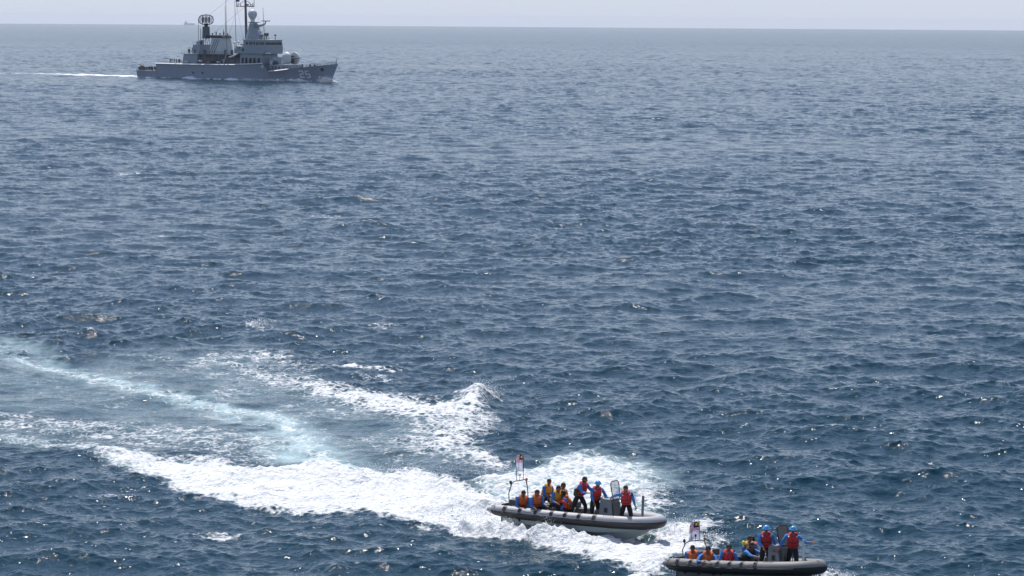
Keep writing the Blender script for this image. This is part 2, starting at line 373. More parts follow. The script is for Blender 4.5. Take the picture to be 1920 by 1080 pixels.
def sea_material():
    m = bpy.data.materials.new('sea_water'); m.use_nodes = True
    n = m.node_tree.nodes; l = m.node_tree.links; b = n['Principled BSDF']; out = n['Material Output']
    def N(t, **kw):
        x = n.new(t)
        for k, v in kw.items():
            if k in ('operation', 'data_type', 'feature', 'noise_dimensions', 'attribute_name', 'interpolation_type', 'clamp'): setattr(x, k, v)
        return x
    def math_(op, a, b_=None, c=None):
        x = n.new('ShaderNodeMath'); x.operation = op
        for i, q in enumerate((a, b_, c)):
            if q is None: continue
            if isinstance(q, (int, float)): x.inputs[i].default_value = q
            else: l.new(q, x.inputs[i])
        return x.outputs[0]
    geo = n.new('ShaderNodeNewGeometry')
    pos = geo.outputs['Position']
    def tex(scale, detail=4, rough=.55, dist=0, sc3=(1, 1, 1)):
        mp = n.new('ShaderNodeMapping'); mp.inputs['Scale'].default_value = sc3; l.new(pos, mp.inputs[0])
        t = n.new('ShaderNodeTexNoise'); t.inputs['Scale'].default_value = scale; t.inputs['Detail'].default_value = detail
        t.inputs['Roughness'].default_value = rough; t.inputs['Distortion'].default_value = dist
        l.new(mp.outputs[0], t.inputs['Vector']); return t.outputs['Fac']
    ln = n.new('ShaderNodeVectorMath'); ln.operation = 'LENGTH'; l.new(pos, ln.inputs[0]); dist = ln.outputs['Value']
    fo = n.new('ShaderNodeAttribute'); fo.attribute_name = 'foam'; ae = n.new('ShaderNodeAttribute'); ae.attribute_name = 'aer'
    # lacy foam pattern
    a1 = tex(1.1, 7, .68, .6, (1, 1, .6)); a2 = tex(4.2, 4, .6, .4)
    wv = n.new('ShaderNodeVectorMath'); wv.operation = 'ADD'
    wt = n.new('ShaderNodeTexNoise'); wt.inputs['Scale'].default_value = .9; wt.inputs['Detail'].default_value = 4; l.new(pos, wt.inputs['Vector'])
    l.new(pos, wv.inputs[0]); l.new(wt.outputs['Color'], wv.inputs[1])
    vo = n.new('ShaderNodeTexVoronoi'); vo.feature = 'DISTANCE_TO_EDGE'; vo.inputs['Scale'].default_value = 2.1; l.new(wv.outputs[0], vo.inputs['Vector'])
    lace = math_('SUBTRACT', 1.0, math_('MULTIPLY', vo.outputs['Distance'], 3.2))
    pat = math_('ADD', math_('ADD', math_('MULTIPLY', a1, .95), math_('MULTIPLY', a2, .45)), math_('MULTIPLY', lace, .22))   # about 0.85
    q = math_('ADD', math_('MULTIPLY', fo.outputs['Fac'], 1.0), math_('MULTIPLY', math_('SUBTRACT', pat, .86), 2.1))
    mr = n.new('ShaderNodeMapRange'); mr.interpolation_type = 'SMOOTHSTEP'; l.new(q, mr.inputs[0])
    mr.inputs[1].default_value = .30; mr.inputs[2].default_value = .94
    gate = n.new('ShaderNodeMapRange'); l.new(fo.outputs['Fac'], gate.inputs[0]); gate.inputs[1].default_value = .04; gate.inputs[2].default_value = .22
    foamf = math_('MULTIPLY', mr.outputs[0], gate.outputs[0])
    # ripples
    r1 = tex(2.6, 2.2, .5, .2, (1, 1.5, 1)); r2 = tex(6.5, 1, .5, 0, (1, 1.5, 1))
    rip = math_('ADD', math_('MULTIPLY', r1, 1.0), math_('MULTIPLY', r2, .33))
    bp = n.new('ShaderNodeBump'); l.new(rip, bp.inputs['Height']); bp.inputs['Distance'].default_value = .09
    st_ = n.new('ShaderNodeMapRange'); l.new(dist, st_.inputs[0]); st_.inputs[1].default_value = 90; st_.inputs[2].default_value = 1500
    st_.inputs[3].default_value = .66; st_.inputs[4].default_value = .9; l.new(st_.outputs[0], bp.inputs['Strength'])
    l.new(bp.outputs[0], b.inputs['Normal'])
    mx = n.new('ShaderNodeMix'); mx.data_type = 'RGBA'; l.new(ae.outputs['Fac'], mx.inputs[0])
    mx.inputs[6].default_value = (.004, .031, .050, 1); mx.inputs[7].default_value = (.40, .55, .57, 1); l.new(mx.outputs[2], b.inputs['Base Color'])
    ro = n.new('ShaderNodeMapRange'); l.new(dist, ro.inputs[0]); ro.inputs[1].default_value = 90; ro.inputs[2].default_value = 2500
    ro.inputs[3].default_value = .03; ro.inputs[4].default_value = .20; l.new(ro.outputs[0], b.inputs['Roughness'])
    b.inputs['IOR'].default_value = 1.333
    # foam surface
    fb = n.new('ShaderNodeBsdfPrincipled'); fb.inputs['Base Color'].default_value = (.82, .84, .86, 1); fb.inputs['Roughness'].default_value = .6
    fb.inputs['Specular IOR Level'].default_value = .25
    b2 = n.new('ShaderNodeBump'); b2.inputs['Distance'].default_value = .22; b2.inputs['Strength'].default_value = 1.0
    l.new(math_('ADD', a2, math_('MULTIPLY', a1, 1.6)), b2.inputs['Height']); l.new(b2.outputs[0], fb.inputs['Normal'])
    ms = n.new('ShaderNodeMixShader'); l.new(foamf, ms.inputs[0]); l.new(b.outputs[0], ms.inputs[1]); l.new(fb.outputs[0], ms.inputs[2])
    l.new(ms.outputs[0], out.inputs['Surface'])
    return m
SEA = make_sea()
# ------------------------------------------------------------------ materials of boats and people
TUBE_G = material('tube_grey', (.40, .40, .41), .55, var=.10, scale=6)
TUBE_D = material('tube_dull_grey', (.21, .20, .195), .6, var=.16, scale=6)
BLACKR = material('black_rubber', (.018, .018, .02), .55)
HULLW = material('grey_green_gelcoat', (.42, .49, .48), .35, var=.10, scale=2)
HULLD = material('dark_hull', (.10, .12, .13), .4)
DECK = material('deck_grey', (.12, .125, .13), .7)
CONS = material('console_grey', (.20, .22, .24), .45, var=.08)
CONSD = material('console_dark', (.075, .08, .085), .5)
STEEL = material('painted_tube_steel', (.12, .12, .125), .4, .3)
DKPATCH = material('handle_patch', (.045, .04, .045), .6)
SKIN = material('skin', (.21, .10, .06), .5, var=.08, scale=20)
SHIRT = material('blue_shirt', (.05, .18, .50), .8, var=.25, scale=9, bump=.02)
TROUS = material('navy_trousers', (.008, .009, .014), .8, var=.3, scale=9, bump=.02)
BOOT = material('black_boot', (.01, .01, .01), .5)
HAIRM = material('black_hair', (.008, .007, .007), .6, var=.4, scale=60)
VRED = material('red_vest', (.50, .018, .022), .7, var=.2, scale=8, bump=.02)
VORG = material('orange_vest', (.60, .12, .015), .7, var=.2, scale=8, bump=.02)
VYEL = material('yellow_orange_vest', (.66, .29, .02), .7, var=.2, scale=8, bump=.02)
REFL = material('reflective_tape', (.80, .78, .72), .4)
HELM = material('pale_blue_helmet', (.05, .30, .62), .22, var=.04, coat=.5)
DARK = material('dark_fabric', (.02, .022, .02), .8)
REDR = material('red_rubber', (.50, .03, .02), .5)
YELL = material('bright_yellow', (.85, .80, .03), .5)
GLASSM = material('smoked_panel', (.55, .57, .58), .15, alpha=.35)
GLASSD = material('dark_smoked_panel', (.06, .06, .08), .15, alpha=.82)
WHT = material('white_paint', (.75, .76, .78), .5)
ORNG = material('orange_plastic', (.5, .12, .03), .5)
EYE = material('dark_eye', (.01, .008, .008), .3)

# ------------------------------------------------------------------ people
def rot_to(v, up=Vector((0, 0, 1))):
    return Vector(v).normalized()
def skin_mesh(chain, edges, root):
    """grow one continuous surface over a skeleton: chain = {name:(pos,radius)}"""
    names = list(chain); me = bpy.data.meshes.new('tmp')
    me.from_pydata([chain[k][0] for k in names], [(names.index(a), names.index(b)) for a, b in edges], [])
    o = bpy.data.objects.new('tmp', me); sc.collection.objects.link(o)
    md = o.modifiers.new('s', 'SKIN'); md.use_smooth_shade = True
    sub = o.modifiers.new('u', 'SUBSURF'); sub.levels = 1
    sv = me.skin_vertices[0].data
    for i, k in enumerate(names):
        r = chain[k][1]; sv[i].radius = r if hasattr(r, '__len__') else (r, r); sv[i].use_root = (k == root)
    dg = bpy.context.evaluated_depsgraph_get(); dg.update()
    em = bpy.data.meshes.new_from_object(o.evaluated_get(dg))
    vs_ = [v.co.copy() for v in em.vertices]; fs = [tuple(p.vertices) for p in em.polygons]
    bpy.data.objects.remove(o); bpy.data.meshes.remove(me); bpy.data.meshes.remove(em)
    return vs_, fs

def make_person(mw, label, group, legs='stand', lean=8, side=0, look=0, nod=0, armL=((.25, .25, -1), (.9, 0, -.35)), armR=((.25, -.25, -1), (.9, 0, -.35)),
                vest='orange', hat=None, size=1.0, tape=False, hands=True, cat='person'):
    """figure frame: x forward, y left, z up, origin on the floor under the hips; arms = (upper arm direction, forearm direction)"""
    root = empty('person', mw @ Matrix.Diagonal((size*1.08, size*1.14, size, 1))); tag(root, label, cat, group)
    u = Vector((math.sin(R(lean)), math.sin(R(side)), math.cos(R(lean)))).normalized()
    f = Vector((0, 1, 0)).cross(u).normalized(); y = u.cross(f).normalized()
    hz_ = .93 if legs in ('stand', 'stride') else (.42 if legs == 'sit' else .18)
    P = Vector((0, 0, hz_)); C = {}; E = []
    C['pel'] = (P, .135); C['waist'] = (P+u*.17, .125); C['chest'] = (P+u*.36, .15); C['nb'] = (P+u*.49, .085); C['neck'] = (P+u*.56+f*.01, .058)
    hc = P+u*.565+Vector((.03, 0, .125)); C['skull'] = (P+u*.60+f*.015, .056)
    E += [('pel', 'waist'), ('waist', 'chest'), ('chest', 'nb'), ('nb', 'neck'), ('neck', 'skull')]
    fing = MB(); nails = []
    for s, nm, arm in ((1, 'L', armL), (-1, 'R', armR)):
        du = Vector(arm[0]).normalized(); df = Vector(arm[1]).normalized()
        sh = P+u*.455+y*(s*.20); el = sh+du*.29; wr = el+df*.25; pm = wr+df*.075
        C['sh'+nm] = (sh, .078); C['ub'+nm] = (sh+du*.13, .066); C['el'+nm] = (el, .056); C['fa'+nm] = (el+df*.08, .054); C['wr'+nm] = (wr, .029); C['pm'+nm] = (pm, (.040, .024))
        E += [('chest', 'sh'+nm), ('sh'+nm, 'ub'+nm), ('ub'+nm, 'el'+nm), ('el'+nm, 'fa'+nm), ('fa'+nm, 'wr'+nm), ('wr'+nm, 'pm'+nm)]
        if hands:
            ax = df.cross(Vector((0, 0, 1)));  ax = ax.normalized() if ax.length > .1 else Vector((0, 1, 0))
            dn = df.cross(ax).normalized(); dn = -dn if dn.z > 0 else dn
            for k, ln in enumerate((.072, .082, .076, .060)):
                b0 = pm+ax*((k-1.5)*.021)+df*.015
                fing.tube([b0, b0+df*ln*.45+dn*.006, b0+df*ln*.8+dn*.026, b0+df*ln*.95+dn*.05], [.010, .0095, .0085, .006], 6, 3)
            b0 = pm-df*.035-ax*(s*.03); fing.tube([b0, b0-ax*(s*.022)+df*.03, b0-ax*(s*.022)+df*.06+dn*.018], [.012, .011, .008], 6, 3)
    for s, nm in ((1, 'L'), (-1, 'R')):
        hp = P+Vector((0, s*.085, -.04))
        if legs == 'stand': kn = hp+Vector((.04, s*.04, -.42)); an = kn+Vector((-.05, s*.02, -.40))
        elif legs == 'stride': kn = hp+Vector((.17*s+.03, s*.05, -.40)); an = kn+Vector((.05*s-.08, s*.02, -.40))
        elif legs == 'sit': kn = hp+Vector((.42, s*.07, .05)); an = kn+Vector((.02, 0, -.40))
        else: kn = hp+Vector((.30, s*.12, .28)); an = kn+Vector((.14, 0, -.38))
        C['hp'+nm] = (hp, .098); C['th'+nm] = (hp.lerp(kn, .5), .10); C['kn'+nm] = (kn, .076); C['cf'+nm] = (kn.lerp(an, .35), .070); C['an'+nm] = (an, .042)
        C['toe'+nm] = (an+Vector((.17, s*.02, -.05)), (.045, .03))
        E += [('pel', 'hp'+nm), ('hp'+nm, 'th'+nm), ('th'+nm, 'kn'+nm), ('kn'+nm, 'cf'+nm), ('cf'+nm, 'an'+nm), ('an'+nm, 'toe'+nm)]
    vs_, fs = skin_mesh(C, E, 'pel')
    keys = list(C); KP = [C[k][0] for k in keys]
    def matof(k):
        if k in ('skull', 'neck') or k[:2] in ('wr', 'pm'): return 0
        if k in ('waist', 'chest', 'nb') or k[:2] in ('sh', 'ub', 'el', 'fa'): return 1
        if k[:2] == 'to': return 3
        return 2
    mb = MB(); mb.v = [tuple(v) for v in vs_]
    for fc in fs:
        c = sum((vs_[i] for i in fc), Vector())/len(fc)
        k = min(range(len(keys)), key=lambda i: (KP[i]-c).length - (C[keys[i]][1][0] if hasattr(C[keys[i]][1], '__len__') else C[keys[i]][1])*.6)
        mb.f.append(fc); mb.mi.append(matof(keys[k]))
    # head with face
    HR = Matrix.Rotation(R(look), 3, 'Z') @ Matrix.Rotation(R(lean*.25+nod), 3, 'Y')
    def face(q):
        x, yy, z = q
        if x > .04:
            x += .028*math.exp(-((yy/.018)**2)-(((z+.012)/.030)**2))            # nose
            x -= .014*math.exp(-(((abs(yy)-.034)/.016)**2)-(((z-.018)/.014)**2))  # eye sockets
            x += .006*math.exp(-((yy/.03)**2)-(((z+.062)/.012)**2))             # lips
        if z < -.03: k = 1-.35*min(1, (-z-.03)/.09); yy *= k; x = x*(1-.10*min(1, (-z-.03)/.09))
        return HR @ Vector((x, yy, z))
    hd = MB(); hd.ball((0, 0, 0), (.098, .077, .122), 20, 16, 0, fn=face)
    for s in (1, -1):
        hd.ball(HR @ Vector((.0, s*.078, -.005)), (.020, .010, .032), 6, 5, 0, fn=lambda q: HR @ q)
        hd.ball(HR @ Vector((.083, s*.033, .016)), (.009, .013, .008), 6, 5, 4, fn=lambda q: HR @ q)
    hd.ball(HR @ Vector((.088, 0, -.060)), (.008, .024, .006), 6, 4, 5, fn=lambda q: HR @ q)
    mb.add([hc+Vector(p) for p in hd.v], hd.f, 0); mb.mi[-len(hd.mi):] = hd.mi
    if hands: mb.add(fing.v, fing.f, 0)
    mb.build('body', [SKIN, SHIRT, TROUS, BOOT, EYE, material('lips', (.16, .05, .04), .5)], root, smooth=True)
    if hat != 'helmet':
        hm = MB()
        def hair(q):
            q = Vector(q); r_ = 1+.05*noise.noise(q*40)
            return HR @ (Vector((q.x*r_-.008, q.y*r_, q.z*r_+.006)))
        hm.ball(hc, (.104, .084, .124), 18, 8, 0, zmin=.22, fn=hair)
        hm.ball(hc+HR @ Vector((-.028, 0, .0)), (.082, .082, .105), 14, 10, 0, fn=lambda q: HR @ q)
        hm.build('hair', HAIRM, root, smooth=True)
    if hat == 'helmet':
        hm = MB(); HR2 = HR
        hm.ball(hc+HR @ Vector((-.004, 0, .008)), (.135, .118, .145), 20, 9, 0, zmin=.12, fn=lambda q: HR2 @ q)
        hm.tube([hc+HR @ Vector((.140*math.cos(a)+.0, .122*math.sin(a), .026)) for a in [2*math.pi*i/24 for i in range(25)]], .012, 6)
        hm.box(-.02, .09, -.07, .07, 0, .008); 
        for i in range(-8, 0): hm.v[i] = tuple(hc+HR @ Vector((hm.v[i][0]+.095, hm.v[i][1], hm.v[i][2]+.022)))
        hm.build('helmet', HELM, root, smooth=True)
    # life vest following the torso
    vm = {'orange': VORG, 'yellow': VYEL, 'red': VRED, 'dark': DARK}[vest]
    vb = MB(); n = 20; rings = [(.04, .150, .165), (.06, .165, .178), (.16, .178, .186), (.28, .190, .188), (.38, .185, .182), (.46, .150, .162), (.505, .095, .120)]
    vv = []
    for hgt, rx, ry in rings:
        for k in range(n):
            a = 2*math.pi*k/n; gap = 1-.16*math.exp(-((a if a < math.pi else a-2*math.pi)/.16)**2)
            puff = 1+.03*math.sin(hgt*60)*1
            vv.append(P+u*hgt+f*(rx*math.cos(a)*gap*puff+.01)+y*(ry*math.sin(a)*puff))
    vf = [(i*n+k, i*n+(k+1) % n, (i+1)*n+(k+1) % n, (i+1)*n+k) for i in range(len(rings)-1) for k in range(n)]
    vf += [tuple(range(n-1, -1, -1)), tuple((len(rings)-1)*n+k for k in range(n))]
    vb.add(vv, vf)
    col = []
    for i in range(15):
        a = R(25+310*i/14); col.append(P+u*(.545-.075*max(0, math.cos(a))-.02)+f*(.105*math.cos(a)+.0)+y*(.115*math.sin(a)))
    col = [P+u*.30+f*.175+y*.05]+col+[P+u*.30+f*.175-y*.05]
    vb.tube(col, [.04]+[.052]*(len(col)-2)+[.04], 8)
    ve = vb.build('life_vest', vm, root, smooth=True)
    st_ = MB()
    for hh in (.12, .24):
        st_.tube([P+u*hh+f*(.186*math.cos(2*math.pi*k/16)+.01)+y*(.192*math.sin(2*math.pi*k/16)) for k in range(17)], .012, 4)
    st_.build('strap', DARK, ve)
    if tape:
        for s in (1, -1):
            t = MB(); c = P+u*.475+f*.085+y*(s*.112)
            t.obox(c, (.10, .07, .02), Matrix((f, y, u)).transposed() @ Matrix.Rotation(R(40), 3, 'Y')); t.build('reflective_patch', REFL, ve)
    return root
# ------------------------------------------------------------------ rigid inflatable boats
def interp(tab, x):
    for (a, va), (b, vb) in zip(tab[:-1], tab[1:]):
        if x <= b: t = max(0, (x-a)/(b-a)); return va+(vb-va)*t
    return tab[-1][1]
def half_path():
    p = [(-.62, -1.0), (-.45, -1.0), (-.2, -1.01), (.2, -1.02), (1, -1.04), (2, -1.05), (3, -1.05), (3.8, -1.04), (4.4, -1.0)]
    for i in range(1, 11):
        a = math.pi/2*i/10; p.append((4.4+1.98*math.sin(a)**.92, -1.0*math.cos(a)**.80 if i < 10 else 0))
    return p
def tube_z(x): return .55+.17*max(0, x/6.4)**2
def make_boat(mw, label, tubem, hullm, glass, dx=0, hk=1.0):
    b = empty('inflatable_boat', mw); tag(b, label, 'inflatable boat', 'inflatable boats carrying sailors')
    hp = half_path(); path = [Vector((x, y, tube_z(x))) for x, y in hp]+[Vector((x, -y, tube_z(x))) for x, y in hp[-2::-1]]
    rad = [.07, .14, .205]+[.23]*(len(hp)-3); rad = rad+rad[-2::-1]
    t = MB(); t.tube(path, rad, 20); tb = t.build('inflatable_tube', tubem, b, smooth=True)
    # heavy rubbing strake on the outer, lower side
    s = MB(); vs_ = []; K = 9; n = len(path)
    for i, p in enumerate(path):
        d = (path[min(i+1, n-1)]-path[max(i-1, 0)]).normalized(); out = d.cross(Vector((0, 0, 1))).normalized(); upv = out.cross(d)
        upv = upv if upv.z > 0 else -upv
        lowb = -95 if 2 < i < n-3 else -60
        for k in range(K):
            a = R(8+(lowb-8)*k/(K-1)); rr = rad[i]+(.030 if 0 < k < K-1 else -.01); rr = rr if 1 < i < n-2 else rad[i]*.9
            vs_.append(p+out*(rr*math.cos(a))+upv*(rr*math.sin(a)))
    s.add(vs_, [(i*K+k, i*K+k+1, (i+1)*K+k+1, (i+1)*K+k) for i in range(n-1) for k in range(K-1)])
    s.build('rubbing_strake', BLACKR, b, smooth=True)
    # bow fender pad, wrapped round the stem
    bp = MB(); vs_ = []; idx = [i for i in range(n) if path[i].x > 5.75]
    for i in idx:
        p = path[i]; d = (path[i+1]-path[i-1]).normalized(); out = d.cross(Vector((0, 0, 1))).normalized()
        for k in range(8):
            a = R(2-120*k/7); rr = rad[i]+.045; vs_.append(p+out*(rr*math.cos(a))+Vector((0, 0, rr*math.sin(a))))
    bp.add(vs_, [(i*8+k, i*8+k+1, (i+1)*8+k+1, (i+1)*8+k) for i in range(len(idx)-1) for k in range(7)]); bp.build('bow_pad', BLACKR, b, smooth=True)
    # V hull
    h = MB(); st_ = [(-.02, -.30, .92, .12, .95), (1.5, -.34, .94, .10, .98), (3.0, -.34, .94, .10, .98), (4.2, -.30, .88, .14, .93), (5.0, -.17, .66, .22, .74), (5.6, .04, .40, .34, .50), (6.0, .26, .16, .46, .26), (6.2, .46, .02, .56, .04)]
    vs_ = []
    for x, zk, yc, zc, yg in st_:
        zg = tube_z(x)-.02
        for yy, zz in ((-yg, zg), (-yc, zc), (-yc*.5, (zk+zc)/2+.015), (0, zk), (yc*.5, (zk+zc)/2+.015), (yc, zc), (yg, zg)): vs_.append((x, yy, zz))
    h.add(vs_, [(i*7+k, i*7+k+1, (i+1)*7+k+1, (i+1)*7+k) for i in range(len(st_)-1) for k in range(6)]); h.add(vs_[:7], [tuple(range(7))])
    h.build('hull', hullm, b, smooth=True)
    d = MB(); ds = [(0, .93), (3, .95), (4.3, .9), (5.1, .68), (5.7, .40), (6.0, .22)]
    vs_ = [(x, sg*y, .30+.05*x/6) for x, y in ds for sg in (-1, 1)]
    d.add(vs_, [(2*i, 2*i+1, 2*i+3, 2*i+2) for i in range(len(ds)-1)]); d.build('deck', DECK, b)
    tr = MB(); tr.box(-.02, .04, -.95, .95, .1, .82); tr.build('transom', CONSD, b, bevel=.01)
    en = MB(); en.box(.06, .62, -.62, .62, .31, .98, top=(.06, .1, .06, .06)); eo = en.build('engine_box', CONSD, b, bevel=.03)
    pl = MB(); pl.box(.30, .42, -.628, -.621, .55, .75); pl.build('label_plate', WHT, eo)
    # jockey seats along the middle, mostly hidden by the crew
    for x in (1.25, 2.05, 2.85):
        sb = MB(); sb.box(x, x+.62, -.24, .24, .31, .90, top=(.02, .1, .04, .04)); sb.box(x, x+.10, -.2, .2, .90, 1.12); sb.build('seat', CONSD, b, bevel=.03)
    # console
    c = MB(); c.box(3.86, 4.52, -.40, .40, .32, 1.42, top=(.02, .16, .03, .03)); co = c.build('console', CONS, b, bevel=.03); co.location = (dx, 0, 0)
    c = MB(); c.box(4.535, 4.56, -.34, .34, .42, 1.28, top=(-.105, .13, .02, .02)); c.build('front_panel', CONSD, co)
    c = MB(); c.box(4.10, 4.24, -.418, -.408, .88, 1.06); c.build('side_hatch', BLACKR, co)
    c = MB(); c.box(3.60, 3.86, -.36, .36, .32, .95, top=(.08, 0, .02, .02)); c.build('console_step', CONSD, co, bevel=.02)
    wf = MB(); x0 = 4.42; pts = []
    for yy, zz in ((-.30, 1.40), (-.36, 1.95), (-.33, 2.06), (-.22, 2.12), (.22, 2.12), (.33, 2.06), (.36, 1.95), (.30, 1.40), (-.30, 1.40)): pts.append((x0-.18*(zz-1.4), yy, zz))
    wf.tube(pts, .022, 8); wo = wf.build('windshield', BLACKR, co, smooth=True)
    g = MB(); q = [Vector(p) for p in pts[:-1]]; g.add(q+[p+Vector((.008, 0, 0)) for p in q], [tuple(range(8)), tuple(range(15, 7, -1))]+[(i, (i+1) % 8, 8+(i+1) % 8, 8+i) for i in range(8)]); g.build('pane', glass, wo)
    wh = MB(); wc = Vector((3.78, 0, 1.30)); wh.tube([wc+Vector((.07*math.sin(a), .19*math.cos(a), .17*math.sin(a))) for a in [2*math.pi*i/20 for i in range(21)]], .014, 6)
    for a in (0, 2.1, 4.2): wh.tube([wc, wc+Vector((.07*math.sin(a), .19*math.cos(a), .17*math.sin(a)))], .01, 5)
    wh.tube([wc, (3.9, 0, 1.25)], .02, 6); wh.build('steering_wheel', BLACKR, co)
    gr = MB(); gr.tube([(4.62, -.32, .33), (4.60, -.32, 1.2), (4.44, -.32, 1.36), (4.44, .32, 1.36), (4.60, .32, 1.2), (4.62, .32, .33)], .017, 8); gr.build('grab_rail', STEEL, co, smooth=True)
    # roll bar with lamps and the two staffs
    a = MB(); rb = [(.25, -.78, .74), (.20, -.80, 1.25), (.22, -.62, 1.62), (.22, -.45, 1.70), (.22, .45, 1.70), (.22, .62, 1.62), (.20, .80, 1.25), (.25, .78, .74)]
    rb = [(x_, y_, .74+(z_-.74)*hk) for x_, y_, z_ in rb]; zk_ = lambda z_: .74+(z_-.74)*hk
    a.tube(rb, .022, 8); a.tube([(.22, -.45, 1.70), (.22, -.30, 2.9)], .012, 6) if False else None
    ro = a.build('roll_bar', STEEL, b, smooth=True)
    for yy, hh in ((-.22, 2.28), (.34, 2.72)):
        p_ = MB(); p_.tube([(.22, yy, zk_(1.70)), (.20, yy-.03, zk_(hh))], .012, 6); p_.build('staff', WHT if glass is GLASSD and hh > 2.5 else STEEL, ro)
    for p3, mt, rr in (((.20, -.68, 1.68), BLACKR, .075), ((.20, .66, 1.69), ORNG, .065), ((.22, .03, 1.93), BLACKR if glass is GLASSD else WHT, .06)):
        p3 = (p3[0], p3[1], zk_(p3[2])+(1-hk)*.12); l_ = MB(); l_.ball(p3, (rr*.8, rr*.8, rr), 10, 8); l_.tube([p3, (p3[0], p3[1]*.98, p3[2]-.22)], .012, 6); l_.build('lamp', mt, ro, smooth=True)
    # samson post at the bow
    m = MB(); m.tube([(5.72, 0, .36), (5.70, 0, 1.66)], .05, 10); m.tube([(5.70, -.14, 1.45), (5.70, .14, 1.45)], .022, 8); m.tube([(5.72, 0, .36), (5.72, 0, .46)], .07, 10); m.build('bow_post', material('post_pale', (.62, .64, .60), .5) if glass is GLASSD else material('post_grey', (.16, .18, .18), .5), b, smooth=True)
    rp = MB(); rp.tube([(5.5+.12*math.cos(t_*.9), .14*math.sin(t_*.9), .40+.006*t_) for t_ in range(22)], .018, 6); rp.build('rope_coil', material('pale_rope', (.45, .42, .33), .9), b)
    # life line, handles and patches on the outside of the tubes
    for sg in (-1, 1):
        xs = [.25, .95, 1.65, 2.35, 2.95, 3.55, 4.2]
        for x in xs:
            pt = MB(); zz = tube_z(x)
            for k in range(5):
                a0, a1 = R(10+70*k/5), R(10+70*(k+1)/5); r_ = .238
                pt.add([(x-.075, sg*(1.045+r_*math.cos(a0)), zz+r_*math.sin(a0)), (x+.075, sg*(1.045+r_*math.cos(a0)), zz+r_*math.sin(a0)), (x+.075, sg*(1.045+r_*math.cos(a1)), zz+r_*math.sin(a1)), (x-.075, sg*(1.045+r_*math.cos(a1)), zz+r_*math.sin(a1))], [(0, 1, 2, 3)])
            pt.ball((x, sg*(1.045+.242*math.cos(R(48))), zz+.242*math.sin(R(48))), (.055, .02, .03), 8, 6)
            pt.build('handle_patch', DKPATCH, tb)
        rl = MB(); pts = []
        for i, x in enumerate(xs[:-1]):
            for k in range(6):
                tt = k/6; xx = x+(xs[i+1]-x)*tt; a_ = R(46-24*math.sin(math.pi*tt)); pts.append((xx, sg*(1.045+.252*math.cos(a_)), tube_z(xx)+.252*math.sin(a_)))
        rl.tube(pts, .011, 5); rl.build('life_line', DKPATCH, tb)
        for x, ln in ((-.28, .16), (2.65, .5)):
            e = MB(); zz = tube_z(x); rr = .21 if x < 0 else .236; a0 = R(52)
            e.tube([(x+ln/2*math.cos(q_), sg*(1.01+(rr)*math.cos(a0+.22*math.sin(q_))), zz+rr*math.sin(a0+.22*math.sin(q_))) for q_ in [2*math.pi*i/16 for i in range(17)]], .010, 5); e.build('tube_emblem', DKPATCH if x < 0 else WHT, tb)
    for k in range(5):
        s_ = MB(); x = 4.55+.10*k; s_.tube([(x, -1.0-.23*math.cos(R(55))+.05*(x-4.4), tube_z(x)+.232*math.sin(R(55))), (x+.02, -1.0-.23*math.cos(R(80))+.05*(x-4.4), tube_z(x)+.236*math.sin(R(80)))], .012, 5); s_.build('scuff_mark', material('brown_stain', (.12, .07, .05), .8), tb)
    return b
BT1 = make_boat(M1, 'light grey rigid inflatable with pale hull, throwing white spray, farther of the two boats', TUBE_G, HULLW, GLASSM, .14)
BT2 = make_boat(M2, 'dull grey rigid inflatable with black underside at the bottom edge of the photo', TUBE_D, HULLD, GLASSD, .35, .65)

# naval ensigns streaming from the roll bars
def make_flag(mw, label, w_, h_, yaw, drop):
    f = empty('flag', mw); tag(f, label, 'flag', 'flags on the roll bars')
    nu, nv = 28, 26; vs_ = []; fs = []; mi = []
    for j in range(nv+1):
        for i in range(nu+1):
            s = i/nu; v = j/nv; a = R(yaw)
            x = w_*s*.93; wob = .055*math.sin(s*8+v*1.6)*s**.6+.02*math.sin(v*7+s*3)
            z = -h_*v - drop*s*s - .04*s*math.sin(v*5)
            vs_.append((-(x*math.cos(a))+wob*math.sin(a), x*math.sin(a)+wob*math.cos(a), z))
    for j in range(nv):
        for i in range(nu):
            s, v = (i+.5)/nu, (j+.5)/nv
            m_ = 0
            if v < .5:
                m_ = 1 if int(v/.5*14) % 2 == 0 else 0
                if s < .5 and v < .29:
                    m_ = 2; X_, Y_ = (s-.20)/.15, (v-.145)/.105
                    if X_*X_+Y_*Y_ < 1 and (X_-.35)**2+Y_*Y_ > .62: m_ = 3
                    if ((s-.33)/.08)**2+((v-.145)/.06)**2 < 1: m_ = 3
            fs.append((j*(nu+1)+i, j*(nu+1)+i+1, (j+1)*(nu+1)+i+1, (j+1)*(nu+1)+i)); mi.append(m_)
    mb = MB(); mb.v = vs_; mb.f = fs; mb.mi = mi
    mats = [material('flag_white', (.72, .73, .85), .8), material('flag_red', (.60, .03, .06), .8), material('flag_blue', (.01, .012, .06), .8), material('flag_yellow', (.80, .60, .03), .8)]
    for m_ in mats: # thin cloth lets some light through
        nd = m_.node_tree.nodes; b = nd['Principled BSDF']
        if 'Translucent BSDF' not in nd:
            t = nd.new('ShaderNodeBsdfTranslucent'); x = nd.new('ShaderNodeMixShader'); x.inputs[0].default_value = .45
            m_.node_tree.links.new(b.inputs['Base Color'].links[0].from_socket, t.inputs[0])
            m_.node_tree.links.new(b.outputs[0], x.inputs[1]); m_.node_tree.links.new(t.outputs[0], x.inputs[2]); m_.node_tree.links.new(x.outputs[0], nd['Material Output'].inputs[0])
    o = mb.build('cloth', mats, f, smooth=True)
    sl_ = MB(); sl_.tube([(0, 0, .02), (0, 0, -h_-.02)], .008, 5); sl_.build('halyard', DARK, f)
    return f
